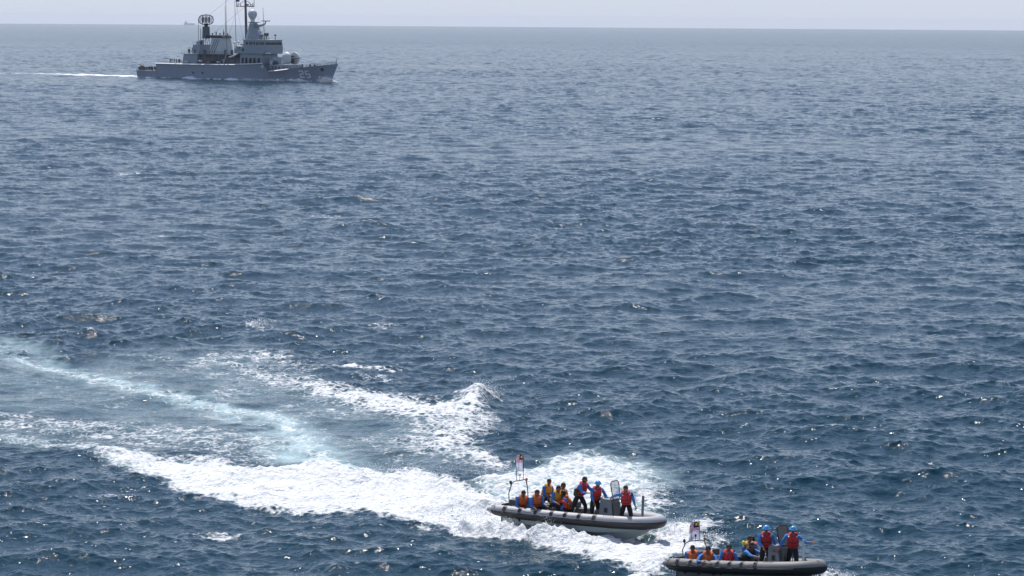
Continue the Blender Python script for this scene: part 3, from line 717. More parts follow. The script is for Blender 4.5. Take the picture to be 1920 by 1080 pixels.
make_flag(M1 @ Matrix.Translation((.20, .31, 2.72)), 'drooping white flag with red stripes and yellow crescent, over the farther boat', .42, .66, 12, .05)
make_flag(M2 @ Matrix.Translation((.20, .31, 2.06)), 'white flag with red stripes and yellow crescent blown out over the nearer boat', .66, .66, 6, .16)

# ------------------------------------------------------------------ the sailors
def floor_at(M, px, yl, zl=.33):
    """x along the boat at which a man at side offset yl appears above photo column px"""
    lo, hi = -1, 7
    for _ in range(40):
        m = (lo+hi)/2
        if proj(M @ Vector((m, yl, zl+.9)))[0] < px: lo = m
        else: hi = m
    return lo
def put(M, px, yl, face, label, zl=.33, group='sailors', **k):
    """face = degrees from the bow direction, positive to port"""
    x = floor_at(M, px, yl, zl)
    p = M @ Vector((x, yl, zl)); hd_ = M.to_3x3() @ Vector((1, 0, 0)); a = math.atan2(hd_.y, hd_.x)+R(face)
    k['size'] = k.get('size', 1)*1.09; p = p-Vector((0, 0, .04))
    return make_person(Matrix.Translation(p) @ Matrix.Rotation(a, 4, 'Z'), label, group, **k)
G1, G2 = 'sailors riding in the farther inflatable boat', 'sailors riding in the nearer inflatable boat'
down = ((.15, .12, -1), (.8, -.25, -.5)); downR = ((.15, -.12, -1), (.8, .25, -.5))
put(M1, 977, -.62, -45, 'sailor in orange vest sitting by the stern roll bar of the farther boat', zl=.34, group=G1, legs='sit', lean=26, nod=10, side=5, armL=down, armR=downR)
put(M1, 1005, -.62, -32, 'second sailor from the stern in orange vest, head up, in the farther boat', zl=.43, group=G1, legs='sit', lean=24, side=-5, look=15, armL=((.4, .1, -1), (1, -.1, -.1)), armR=((.2, -.2, -1), (1, .2, -.3)))
put(M1, 1023, .55, -18, 'sailor in yellow vest highest behind the other seated men in the farther boat', zl=.68, group=G1, legs='sit', lean=14, side=8, look=-15, vest='yellow', armL=down, armR=downR)
put(M1, 1040, -.35, -25, 'sailor in yellow vest holding a red buoyancy aid in the farther boat', zl=.63, group=G1, legs='sit', lean=24, look=10, side=3, vest='yellow', armL=((.5, .1, -1), (1, -.2, -.2)), armR=((.3, -.3, -1), (1, .1, -.15)))
put(M1, 1053, .30, -10, 'bare-headed sailor half hidden behind the yellow vest and red buoyancy aid', zl=.62, group=G1, legs='sit', lean=10, vest='yellow', armL=down, armR=downR)
put(M1, 1072, -.2, -160, 'sailor in orange vest bent over behind the tall standing man', zl=.46, group=G1, legs='sit', lean=26, look=-30, nod=20, armL=down, armR=downR)
put(M1, 1087, -.30, -8, 'tall bare-headed sailor standing in red vest with arms reaching forward', zl=.54, group=G1, legs='stride', lean=24, vest='red', armL=((.7, .1, -.9), (1, -.1, .02)), armR=((.55, -.12, -1), (1, .1, .1)), size=1.03)
put(M1, 1117, -.12, -38, 'sailor in pale blue helmet and red vest behind the console of the farther boat', zl=.42, group=G1, legs='stand', lean=14, side=4, vest='red', hat='helmet', tape=True, armL=((.4, .4, -1), (.7, .2, -.6)), armR=((.35, -.15, -1), (.6, .1, -.9)))
put(M1, 1176, -.30, -50, 'bare-headed sailor in red vest bracing himself against the console front', zl=.42, group=G1, legs='stride', lean=12, vest='red', tape=True, look=20, side=-6, armL=((.2, .25, -1), (.6, .1, -.8)), armR=((-.85, -.45, -.30), (-.9, -.2, -.42)))

put(M2, 1304, -.50, -70, 'sternmost sailor in orange vest under the flag of the nearer boat', zl=.38, group=G2, legs='crouch', lean=16, nod=12, side=-6, armL=down, armR=downR)
put(M2, 1326, -.62, -60, 'sailor in bulky orange vest with forearms on the tube of the nearer boat', zl=.40, group=G2, legs='crouch', lean=28, nod=6, side=4, size=1.08, armL=((.6, .3, -.6), (.8, -.6, .15)), armR=((.6, -.3, -.6), (.8, .6, .15)))
put(M2, 1364, -.55, -55, 'seated bare-headed sailor in red vest amidships in the nearer boat', zl=.44, group=G2, legs='crouch', lean=14, side=3, size=1.06, vest='red', armL=((.2, .3, -1), (.7, .1, -.6)), armR=((.2, -.3, -1), (.7, -.1, -.6)))
put(M2, 1395, -.10, -10, 'sailor in blue reaching forward, holding something bright yellow', zl=.44, group=G2, legs='sit', lean=36, nod=-10, vest='dark', armL=((.9, .1, -.3), (1, 0, .0)), armR=((.9, -.15, -.35), (1, 0, .05)))
put(M2, 1403, .50, -30, 'dark-haired sailor behind the reaching man in the nearer boat', zl=.50, group=G2, legs='sit', lean=8, vest='yellow', armL=down, armR=downR)
put(M2, 1414, .75, -150, 'sailor facing astern, half hidden beside the left helmeted man', zl=.44, group=G2, legs='sit', lean=6, vest='orange', armL=down, armR=downR)
put(M2, 1435, -.18, -48, 'helmeted sailor standing in red vest left of the console in the nearer boat', zl=.44, group=G2, legs='stand', lean=6, vest='red', hat='helmet', tape=True, armL=((.2, .3, -1), (.7, -.2, -.5)), armR=((.45, -.1, -1), (.8, .5, -.7)))
put(M2, 1486, .05, -62, 'helmeted sailor standing in red vest right of the console in the nearer boat', zl=.44, group=G2, legs='stride', lean=2, vest='red', hat='helmet', tape=True, armL=((.15, .75, -.75), (.45, .7, .10)), armR=((.1, -.6, -1), (.5, -.3, -.8)))

# things the men hold
def at_boat(M, px, yl, zl): return M @ Vector((floor_at(M, px, yl, zl-.9), yl, zl))
p = at_boat(M1, 1052, -.62, 1.00); o = MB()
o.tube([(.22*math.cos(a), 0, .17*math.sin(a)) for a in [R(-30+240*i/14) for i in range(15)]], .075, 10)
ob = o.build('buoyancy_aid', REDR, smooth=True, mw=Matrix.Translation(p) @ Matrix.Rotation(R(-25), 4, 'Z')); tag(ob, 'curved red buoyancy aid held by the yellow-vested sailor', 'buoyancy aid')
p = at_boat(M1, 1080, -.62, 1.62); o = MB()
o.box(-.11, .11, -.10, .10, -.22, .14, top=(.03, .05, .02, .02)); ob = o.build('backpack', material('olive_canvas', (.06, .065, .035), .9), bevel=.07, mw=Matrix.Translation(p) @ Matrix.Rotation(R(-35), 4, 'Z'))
tag(ob, 'dark olive bag on the back of the tall standing sailor', 'bag')
p = at_boat(M2, 1394, -.30, 1.42); o = MB(); o.ball((0, 0, 0), (.07, .07, .095), 12, 10); o.tube([(0, 0, -.09), (0, 0, -.16)], .03, 8)
ob = o.build('yellow_float', YELL, smooth=True, mw=Matrix.Translation(p)); tag(ob, 'small bright yellow float held among the seated sailors', 'float')
p = at_boat(M2, 1509, .30, .75); o = MB()
o.ball((0, 0, 0), (.13, .13, .22), 14, 10); o.tube([(0, 0, .18), (0, 0, .28)], .03, 8)
ob = o.build('fender', material('grey_fender', (.12, .12, .12), .6), smooth=True, mw=Matrix.Translation(p)); tag(ob, 'grey rounded fender stowed behind the bow post of the nearer boat', 'fender')
# ------------------------------------------------------------------ the frigate
HG = material('ship_hull_grey', (.25, .29, .36), .5, var=.07, scale=.35)
SG = material('ship_grey', (.26, .31, .36), .5, var=.08, scale=.6)
SGL = material('ship_light_grey', (.52, .56, .57), .5, var=.06, scale=.6)
SGD = material('ship_dark_grey', (.10, .11, .13), .6)
SBL = material('ship_black', (.025, .028, .034), .6)
SDK = material('ship_deck', (.13, .14, .145), .7)
SWH = material('ship_white', (.74, .76, .76), .5)
SGLS = material('ship_window', (.012, .018, .026), .12, var=0)
BOOTT = material('boot_topping', (.02, .02, .024), .5)
CANV = material('pale_canvas', (.62, .62, .60), .8)
LIT = material('radome_grey', (.56, .60, .61), .5)

SHIP = empty('warship', SHIPM); tag(SHIP, 'grey naval frigate with hull number 25, white bow wave and lattice radars', 'warship')
K = [(-2.6, 4.4, 3.9, 2.6), (4, 4.8, 4.3, 2.6), (8.9, 5.1, 4.7, 2.65), (8.95, 5.1, 4.7, 5.6), (20, 5.45, 5.1, 5.55), (35, 5.5, 5.3, 5.55), (50, 5.5, 5.2, 5.75),
     (60, 5.45, 4.7, 6.1), (65.2, 5.35, 4.3, 6.35), (67.6, 5.3, 4.0, 3.5), (72, 5.15, 3.5, 3.9), (78, 4.7, 2.7, 4.6), (84, 3.9, 1.8, 5.2), (89, 2.8, 1.0, 5.7), (93, 1.6, .45, 6.1), (95.6, .8, .15, 6.35), (97.3, .06, .02, 6.5)]
def hullpt(x, bd, bw, zd, t, sg):
    z = -2.0+t*(zd+2.0); k = max(0, z)/zd
    xx = x if x < 80 else x-(x-80)/17.3*3.4*(1-k)
    return (xx, sg*(bw+(bd-bw)*k**1.3 if z > 0 else bw*(1+z*.12)), z)
def deck_at(x): return interp([(a[0], a[3]) for a in K], x)
def beam_at(x): return interp([(a[0], a[1]) for a in K], x)
h = MB(); T = [0, .24, .32, .45, .6, .75, .88, 1.0]; nT = len(T); vs_ = []
for k_ in K:
    for t in T: vs_.append(hullpt(*k_, t, -1))
    for t in T[::-1]: vs_.append(hullpt(*k_, t, 1))
n2 = 2*nT
h.add(vs_, [(i*n2+j, i*n2+j+1, (i+1)*n2+j+1, (i+1)*n2+j) for i in range(len(K)-1) for j in range(n2-1) if j != nT-1]+[tuple(range(n2))])
h.build('hull', HG, SHIP)
# decks are their own plates just inside the sheer line
d = MB()
vs_ = [(hullpt(*k_, 1, s_)[0], s_*(k_[1]-.02), k_[3]-.02) for k_ in K for s_ in (-1, 1)]
d.add(vs_, [(2*i, 2*i+1, 2*i+3, 2*i+2) for i in range(len(K)-1)]); d.build('deck', SDK, SHIP)
# sunlit deck edge: its light put into white paint and an outward slope
for a, b in ((9.1, 20), (20.4, 33), (33.5, 46), (46.5, 53), (53.4, 65.1), (68.2, 77.6)):
    for s_ in (-1, 1):
        e = MB(); pts = [(x, s_*(beam_at(x)+.03), deck_at(x)-.10) for x in [a+(b-a)*i/6 for i in range(7)]]
        for p, q in zip(pts[:-1], pts[1:]):
            e.add([(p[0], p[1]+s_*.50, p[2]-.12), (q[0], q[1]+s_*.50, q[2]-.12), (q[0], q[1]-s_*.04, q[2]-.12), (p[0], p[1]-s_*.04, p[2]-.12), (p[0], p[1]+s_*.02, p[2]+.20), (q[0], q[1]+s_*.02, q[2]+.20), (q[0], q[1]-s_*.06, q[2]+.20), (p[0], p[1]-s_*.06, p[2]+.20)], [(0, 1, 5, 4), (4, 5, 6, 7), (3, 7, 6, 2), (0, 4, 7, 3), (1, 2, 6, 5), (0, 3, 2, 1)])
        e.build('sunlit_deck_edge', SWH, SHIP)
def spart(name, mat_, x0, x1, w, z0, z1, top=None, parent=None, y=0, bevel=0):
    m = MB(); m.box(x0, x1, y-w, y+w, z0, z1, top=top); return m.build(name, mat_, parent or SHIP, bevel=bevel)
def sxy(px, y): return (px-257-3.43*(y+5.5))/3.68
# after deckhouses
spart('after_deckhouse', SG, 22.4, 30.2, 4.3, 5.56, 9.1, (.5, 0, .2, .2))
spart('deckhouse_roof', SGL, 22.0, 31.0, 4.5, 9.12, 9.35)
spart('upper_deckhouse', SG, 26.6, 30.6, 3.4, 9.37, 12.7, (.5, 0, .2, .2))
spart('midships_deckhouse', SGD, 30.3, 53.5, 3.0, 5.56, 9.0, (0, 0, .2, .2))
spart('boat_deck', SGD, 31.05, 53.4, 4.2, 9.02, 9.25)
# twin gun tub on the after house
gt = MB(); gt.tube([(24.4, 0, 9.36), (24.4, 0, 10.4)], 1.1, 12); gt.box(23.6, 25.0, -.7, .7, 10.4, 11.5, top=(.3, .1, .1, .1)); gt.tube([(23.6, 0, 11.1), (21.6, 0, 11.5)], .09, 6); gt.build('light_gun', SGD, SHIP)
# square funnel / hangar block, slanting aft, black top
fb = MB(); fb.box(35.4, 41.8, -3.1, 3.1, 9.27, 15.2, top=(.3, .5, .7, .7)); fu = fb.build('funnel', SGL, SHIP, bevel=.1)
fb = MB(); fb.box(32.6, 41.9, -2.55, 2.55, 15.22, 16.2, top=(.2, .8, .3, .3)); fb.build('funnel_cap', SBL, fu)
for i in range(5):
    q = MB(); q.tube([(35+i*1.5, -1+.5*i, 16.3), (35+i*1.5, -1+.5*i, 17.0+.5*(i % 2))], .22, 8); q.build('exhaust_pipe', SBL, fu)
for x in (35.6, 36.7, 37.8):
    q = MB(); q.tube([(x, -3.13, 9.5), (x+2.4, -2.46, 14.8)], .12, 6); q.build('funnel_rib', SGD, fu)
# radar tower aft with the big lattice reflector
q = MB(); q.box(29.7, 31.7, -1.05, 1.05, 14.9, 19.4, top=(.1, .1, .1, .1)); tw = q.build('radar_tower', SGD, SHIP)
q = MB()
for sx_ in (30.1, 31.4):
    for sy_ in (-.8, .8):
        q.tube([(sx_, sy_*1.5, 12.7), (sx_, sy_, 14.95)], .10, 6)
q.tube([(30.1, -1.1, 12.8), (31.4, -.8, 14.9)], .08, 5); q.tube([(30.1, 1.1, 12.8), (31.4, .8, 14.9)], .08, 5); q.build('tower_leg', SG, tw)
q = MB(); q.tube([(28.3, -1.6, 12.7), (28.3, -1.6, 22.2)], .09, 6); q.build('pole', SGD, tw)
q = MB(); q.tube([(29.3, -1.4, 12.7), (29.3, -1.4, 18.6)], .12, 6); q.build('ladder', SGD, tw)
ra = MB(); rc = Vector((30.7, 0, 21.9)); ax = Vector((.70, .71, 0)).normalized(); nn = Vector((.71, -.70, .0)).normalized(); W_, Hh = 2.65, 1.75
def rp(a, b): # a, b in -1..1 on a dished oval reflector
    return rc+ax*(a*W_)+Vector((0, 0, b*Hh))+nn*(-.5*(a*a)-.3*b*b)
def oval(t): c, s_ = math.cos(t), math.sin(t); return (math.copysign(abs(c)**.75, c), math.copysign(abs(s_)**.75, s_))
ra.tube([rp(*oval(2*math.pi*i/36)) for i in range(37)], .2, 6)
for a in (-.78, -.5, -.25, 0, .25, .5, .78):
    m_ = (1-abs(a)**2.67)**.375; ra.tube([rp(a, m_*(j/5-1)) for j in range(11)], .075 if a not in (0, -.5) else .13, 5)
for b in (-.6, -.3, 0, .3, .6):
    m_ = (1-abs(b)**2.67)**.375; ra.tube([rp(m_*(j/5-1), b) for j in range(11)], .05, 5)
rr_ = ra.build('radar_reflector', SGD, tw)
q = MB(); q.tube([rc-Vector((0, 0, 1.4)), (30.75, 0, 19.5)], [.95, .45], 10); q.tube([(30.75, 0, 19.4), (30.75, 0, 20)], .7, 10)
q.ball(rc+nn*1.3-Vector((0, 0, .75)), .28, 8, 6); q.tube([rc-Vector((0, 0, 1.2)), rc+nn*1.3-Vector((0, 0, .75))], .1, 5); q.tube([rc+Vector((0, 0, 1.7)), rc+Vector((0, 0, 2.2))], .12, 5); q.build('radar_pedestal', SBL, tw)
for (a_, b_) in ((-.45, 0), (.0, 0), (.45, 0)):   # pale mesh panels between the ribs
    q = MB(); pts = [rp(a_+.20*math.cos(t), .72*math.sin(t))-nn*.06 for t in [2*math.pi*i/16 for i in range(16)]]
    q.add(pts+[p-nn*.05 for p in pts], [tuple(range(16)), tuple(range(31, 15, -1))]+[(i, (i+1) % 16, 16+(i+1) % 16, 16+i) for i in range(16)]); q.build('mesh_panel', material('radar_mesh', (.50, .51, .52), .6, alpha=.75), tw)
# boats, crane and canopies amidships
q = MB(); q.tube([(44.0, -4.3, 5.6), (46.1, -4.4, 10.6)], [.18, .12], 8); q.tube([(44, -4.3, 5.6), (44, -4.3, 7.4)], .3, 8); q.build('crane', SGL, SHIP)
q = MB(); vs_ = []
for i in range(9):
    t = i/8; x = 46.6+4.2*t; r_ = .75*math.sin(math.pi*(.12+.8*t))**.6
    for k in range(8): a = 2*math.pi*k/8; vs_.append((x, -4.0+r_*math.cos(a)*.9, 8.3+.5*t*t*2+.55*r_*math.sin(a)))
q.add(vs_, [(i*8+k, i*8+(k+1) % 8, (i+1)*8+(k+1) % 8, (i+1)*8+k) for i in range(8) for k in range(8)]+[tuple(range(8)), tuple(range(64, 72))]); q.build('ship_boat', CANV, SHIP, smooth=True)
q = MB(); vs_ = []
for i in range(9):
    t = i/8; x = 33.5+6.5*t; r_ = .8*math.sin(math.pi*(.15+.75*t))**.5
    for k in range(8): a = 2*math.pi*k/8; vs_.append((x, -4.1+r_*math.cos(a)*.9, 7.0+.6*r_*math.sin(a)))
q.add(vs_, [(i*8+k, i*8+(k+1) % 8, (i+1)*8+(k+1) % 8, (i+1)*8+k) for i in range(8) for k in range(8)]+[tuple(range(8)), tuple(range(64, 72))]); q.build('ship_boat', SGD, SHIP, smooth=True)
for x in (34.6, 38.9, 42.2, 50.4):
    q = MB(); q.tube([(x, -4.9, 5.6), (x, -5.0, 8.4), (x+.2, -4.1, 9.3)], .13, 6); q.build('davit', SGD, SHIP)
for x, z, m_ in ((31.8, 6.3, SGL), (36.2, 5.9, material('raft_pink', (.35, .20, .20), .7)), (41.4, 6.1, SGL), (24.5, 5.9, SGL)):
    q = MB(); q.tube([(x, -4.9, z+.3), (x+1.5, -4.9, z+.3)], .42, 10); q.build('life_raft', m_, SHIP, smooth=True)
# forward superstructure and bridge
spart('forward_deckhouse', SG, 52.6, 64.0, 4.4, 5.8, 9.7, (0, .6, .25, .25))
for x in (53.6, 55.4, 57.6, 59.5, 61.8):
    q = MB(); q.box(x, x+.9, -4.56, -4.1, 6.2, 8.2); q.build('doorway', SBL, SHIP)
spart('bridge_base', SG, 53.2, 65.2, 5.0, 9.72, 12.2, (0, -.3, 0, 0))
br = spart('bridge', SG, 54.6, 65.6, 4.7, 12.22, 14.6, (0, .3, .1, .1))
spart('bridge_roof', SGL, 54.2, 65.8, 4.9, 14.62, 14.85, None, br)
for i, (a, b) in enumerate(((56.0, 57.1), (57.7, 59.3), (59.9, 60.6), (61.2, 62.6), (63.0, 63.9), (64.2, 65.1))):
    q = MB(); q.box(a, b, -4.72, -4.55, 12.95, 13.95); q.build('window', SGLS, br)
for i in range(6):
    y0 = -4.2+1.45*i; q = MB(); q.box(65.3, 65.62, y0, y0+1.1, 12.95, 13.9); q.build('window', SGLS, br)
q = MB(); q.box(54.3, 55.3, -5.06, -4.9, 10.6, 11.6); q.build('window', SGLS, br)
q = MB(); q.box(49.6, 54.2, -4.9, -1.5, 12.3, 12.55, top=(.2, .1, .2, 0)); q.build('awning', SWH, SHIP)
q = MB(); q.box(50.0, 53.15, -4.7, 4.7, 9.72, 11.5); q.build('signal_deck', SG, SHIP)
for x, y, z in ((50.2, -4.5, 13.3), (51.2, -3.6, 13.6)):
    q = MB(); q.tube([(x, y, 11.5), (x, y, z)], .12, 6); q.ball((x, y, z+.3), (.8, .5, .35), 10, 6); q.build('signal_lamp', SGL, SHIP)
# low director house over the bridge, with small gear along its roof
spart('director_house', SG, 54.8, 61.0, 2.9, 14.87, 16.9, (.3, 1.6, .3, .3))
for x, y, r_, zz in ((61.9, -2.6, .7, 15.9), (64.6, -2.8, .95, 16.2), (64.9, 1.5, .45, 16.2), (60.6, -1.0, .3, 17.7), (59.4, -1.2, .3, 17.8)):
    q = MB(); q.tube([(x, y, 14.8), (x, y, zz)], .13, 6); q.ball((x, y, zz+r_*.6), (r_, r_, r_*.8), 10, 6); q.build('roof_sensor', SWH if zz > 17 else SGD, SHIP, smooth=True)
# mast: pyramid, pole, yards, radome, navigation radar on its arm
q = MB(); q.box(52.8, 57.6, -1.7, 1.7, 14.87, 20.9, top=(1.6, 1.3, .7, .7)); ma = q.build('mast', SGL, SHIP)
q = MB(); q.box(54.9, 58.6, -1.9, 1.75, 15.5, 20.4, top=(-.4, 2.2, .5, .5)); q.build('mast_face', SG, ma)
q = MB(); q.box(53.9, 57.2, -1.3, 1.3, 20.92, 21.2); q.build('platform', SGD, ma)
q = MB(); q.tube([(51.8, 0, 11.4), (51.4, 0, 24.8), (50.9, 0, 38.5)], [.55, .45, .2], 10); po = q.build('mast_pole', SGD, ma, smooth=True)
q = MB(); ya = 26.9
def yard(z, hw, th=.11): q.tube([(51.25, -hw, z+.15), (51.25, 0, z+.35), (51.25, hw, z+.15)], th, 6)
q.tube([(51.2, -4.6, ya-.1), (51.2, 0, ya), (51.2, 4.6, ya-.1)], .13, 6)
q.tube([(51.2, -4.6, ya), (51.2, 0, ya+2.3), (51.2, 4.6, ya)], .10, 6)
for y, hh in ((-4.6, 2.3), (-3.8, 1.4), (3.9, 1.3), (4.6, 2.3), (-2.5, .9), (2.6, .9)): q.tube([(51.2, y, ya-.1), (51.2, y, ya+hh)], .12, 5)
q.tube([(48.4, 0, ya+.1), (54.6, 0, ya+.1)], .11, 6)
q.ball((52.3, 0, ya+.6), (.75, .4, .35), 8, 6); q.build('yardarm', SGD, ma)
q = MB(); q.tube([(51, -3.2, 32.6), (51, 3.2, 32.6)], .11, 6); q.tube([(51, -3.2, 30.0), (51, -3.2, 34)], .12, 5); q.tube([(51, 3.2, 29.3), (51, 3.2, 34)], .12, 5); q.tube([(49.3, 0, 32.8), (53.4, 0, 32.8)], .1, 5); q.build('upper_yard', SGD, ma)
q = MB(); q.ball((55.2, -.3, 24.0), (1.7, 1.7, 1.8), 20, 16, fn=lambda v: Vector((v.x*(1-.26*max(0, -v.z)/1.8), v.y*(1-.26*max(0, -v.z)/1.8), v.z*(1.28 if v.z < 0 else 1)))); q.build('radome', LIT, ma, smooth=True)
q = MB(); q.tube([(55.2, -.3, 21.2), (55.2, -.3, 22.2)], .8, 12); q.build('radome_base', SWH, ma)
q = MB(); q.tube([(56.6, 0, 19.7), (59.4, 0, 20.0), (61.2, 0, 20.5), (61.6, 0, 21.4)], [.75, .45, .28, .22], 8); q.build('radar_arm', SG, ma, smooth=True)
q = MB(); q.obox(Vector((61.6, 0, 21.6)), (3.4, .35, .28), Matrix.Rotation(R(20), 3, 'Z')); q.build('navigation_radar', SGD, ma)
# whip aerials
for x, y, z0, z1, lean_ in ((43.2, -2.2, 15.4, 27.0, -.3), (45.2, -3.6, 9.3, 29.5, -.5), (48.6, -2.2, 11.5, 29.0, -.7), (62.8, -2.0, 14.9, 26.4, -.7), (37.8, 2, 16.3, 18.6, 0), (33.0, -2.5, 15.3, 17.9, 0), (34.4, -2.5, 15.3, 18.0, 0)):
    q = MB(); q.tube([(x, y, z0), (x, y, z0+.8)], .2, 6); q.tube([(x, y, z0+.8), (x+lean_, y, z1)], [.11, .07], 6); q.build('whip_aerial', SGD, SHIP)
# signal flag at the yard
# fore deck: gun house, domed turret, recess gear, anchor gear and rails
spart('gun_platform', SG, 66.4, 76.6, 3.4, 3.6, 5.9, (0, .8, .2, .2))
q = MB(); q.box(65.6, 67.9, -2.7, 2.7, 5.92, 8.5, top=(.1, .8, .3, .3)); q.build('breakwater_house', SG, SHIP)
q = MB(); q.ball((64.6, -3.6, 10.2), (.5, .5, .4), 8, 6); q.tube([(64.0, -3.8, 10.3), (66.6, -4.6, 10.5)], .13, 6); q.tube([(64.6, -3.6, 9.7), (64.6, -3.6, 10.2)], .3, 6); q.build('light_gun', SGD, SHIP)
q = MB(); q.box(65.2, 67.2, -4.3, -3.3, 9.74, 10.2); q.build('ready_locker', SWH, SHIP)
tc_ = Vector((73.2, 0, 8.1)); gr_ = Matrix.Rotation(R(-8), 3, 'Z')
def shell(c, side):
    q = MB(); q.ball(c, (2.6, 1.35, 2.45), 18, 12, zmin=-.82, fn=lambda v: gr_ @ Vector((v.x, v.y*(1.15 if v.y*side > 0 else .35), v.z))); return q
tur = shell(tc_+gr_ @ Vector((0, -1.0, 0)), -1).build('gun_turret', LIT, SHIP, smooth=True)
shell(tc_+gr_ @ Vector((.5, 2.0, 0)), 1).build('turret_shell', LIT, tur, smooth=True)
q = MB(); q.obox(tc_+gr_ @ Vector((.35, .05, -.3)), (2.7, 2.0, 2.9), gr_); q.build('gun_slot', SBL, tur, bevel=.2)
q = MB(); q.tube([tc_+gr_ @ Vector((1.6, .05, .1)), tc_+gr_ @ Vector((2.9, .05, .16)), tc_+gr_ @ Vector((7.2, .05, .3))], [.34, .2, .13], 10); q.build('barrel', SGD, tur, smooth=True)
q = MB(); q.box(71.6, 72.4, -2.35, -2.15, 6.3, 7.6, top=(.3, .3, 0, 0)); q.build('turret_hatch', SWH, tur)
for x in (67.9, 69.4, 71.2, 73.4, 75.2):
    q = MB(); q.box(x, x+.7, -3.62, -3.3, 4.1, 5.3); q.build('deck_locker', SGD, SHIP)
q = MB(); q.tube([(69.9+1.0*math.cos(t), -5.35, 5.3+1.0*math.sin(t)) for t in [2*math.pi*i/14 for i in range(15)]], .01, 4)
q = MB(); q.tube([(65.1+.42*math.cos(t), -5.52, 5.1+.42*math.sin(t)) for t in [2*math.pi*i/16 for i in range(17)]], .16, 6); q.build('life_ring', SWH, SHIP)
for x, y in ((80.5, -.8), (83, .8), (86, 0)):
    q = MB(); q.tube([(x, y, 4.8), (x, y, 6.2)], .42, 10); q.build('capstan', SGD, SHIP)
q = MB(); q.box(90.6, 91.6, -1.95, -1.5, 3.9, 5.0); q.build('anchor', SBL, SHIP)
q = MB(); q.tube([(96.4, 0, 6.4), (96.7, 0, 8.6)], .08, 6); q.build('jackstaff', SGD, SHIP)
def railing(x0, x1, n, inset=.15):
    for s_ in (-1, 1):
        q = MB(); pts = [(x0+(x1-x0)*i/n) for i in range(n+1)]
        for x in pts: q.tube([(x, s_*(beam_at(x)-inset), deck_at(x)), (x, s_*(beam_at(x)-inset), deck_at(x)+1.05)], .055, 5)
        for hh in (.35, .7, 1.05): q.tube([(x, s_*(beam_at(x)-inset), deck_at(x)+hh) for x in pts], .028, 4)
        q.build('railing', SGD, SHIP)
railing(9.3, 22, 9); railing(-2.3, 8.7, 7); railing(76.8, 96.3, 14, .1); railing(30.5, 52, 12)
q = MB(); q.box(-2.3, -1.8, -3.6, 3.6, 2.66, 3.9); q.build('stern_rack', SGD, SHIP)
q = MB(); q.ball((-.8, -3.2, 3.9), (.9, .7, .8), 10, 8); q.build('stern_winch', material('rust_cover', (.22, .12, .10), .8), SHIP, smooth=True)
for x in (29.0, 34.0):
    q = MB(); q.box(x, x+.55, -5.62, -5.2, 2.0, 2.6); q.build('scupper', SBL, SHIP)
# the hull number, painted on the bow both sides
def digits(xc, s_):
    seg = {'2': [(0, 2), (1, 2), (1, 1), (0, 1), (0, 0), (1, 0)], '5': [(1, 2), (0, 2), (0, 1), (1, 1), (1, 0), (0, 0)]}
    for dgt, x0 in (('2', xc-1.95*s_*-1 if s_ < 0 else xc+1.95), ('5', xc+.35 if s_ < 0 else xc-.35)):
        if s_ < 0: x0 = xc-2.1 if dgt == '2' else xc+.45
        q = MB(); pts = []
        for (a, b) in seg[dgt]:
            zz = 1.55+b*1.12; xx = x0+(a*1.45 if s_ < 0 else -a*1.45)
            pts.append((xx, zz))
        def surf(xx, zz, off):
            zd = deck_at(xx+1.0); k_ = zz/zd; bw = interp([(a_[0], a_[2]) for a_ in K], xx+.8*(1-k_)); bd = beam_at(xx+.8*(1-k_))
            return (xx, s_*(bw+(bd-bw)*k_**1.3+off), zz)
        for p, r_ in zip(pts[:-1], pts[1:]):
            n_ = 5
            for i in range(n_):
                a0 = (p[0]+(r_[0]-p[0])*i/n_, p[1]+(r_[1]-p[1])*i/n_); a1 = (p[0]+(r_[0]-p[0])*(i+1)/n_, p[1]+(r_[1]-p[1])*(i+1)/n_)
                hz1 = abs(r_[0]-p[0]) > .1; t_ = .24
                cs = [(a0[0]-(t_ if hz1 else 0), a0[1]-t_), (a1[0]+(t_ if hz1 else 0), a1[1]-t_), (a1[0]+(t_ if hz1 else 0), a1[1]+t_), (a0[0]-(t_ if hz1 else 0), a0[1]+t_)] if hz1 else [(a0[0]-t_, a0[1]), (a0[0]+t_, a0[1]), (a1[0]+t_, a1[1]), (a1[0]-t_, a1[1])]
                q.add([surf(*c, .05) for c in cs]+[surf(*c, -.15) for c in cs], [(0, 1, 2, 3), (0, 4, 5, 1), (1, 5, 6, 2), (2, 6, 7, 3), (3, 7, 4, 0)])
        q.build('hull_number', SWH, SHIP)
digits(83.6, -1); digits(83.6, 1)

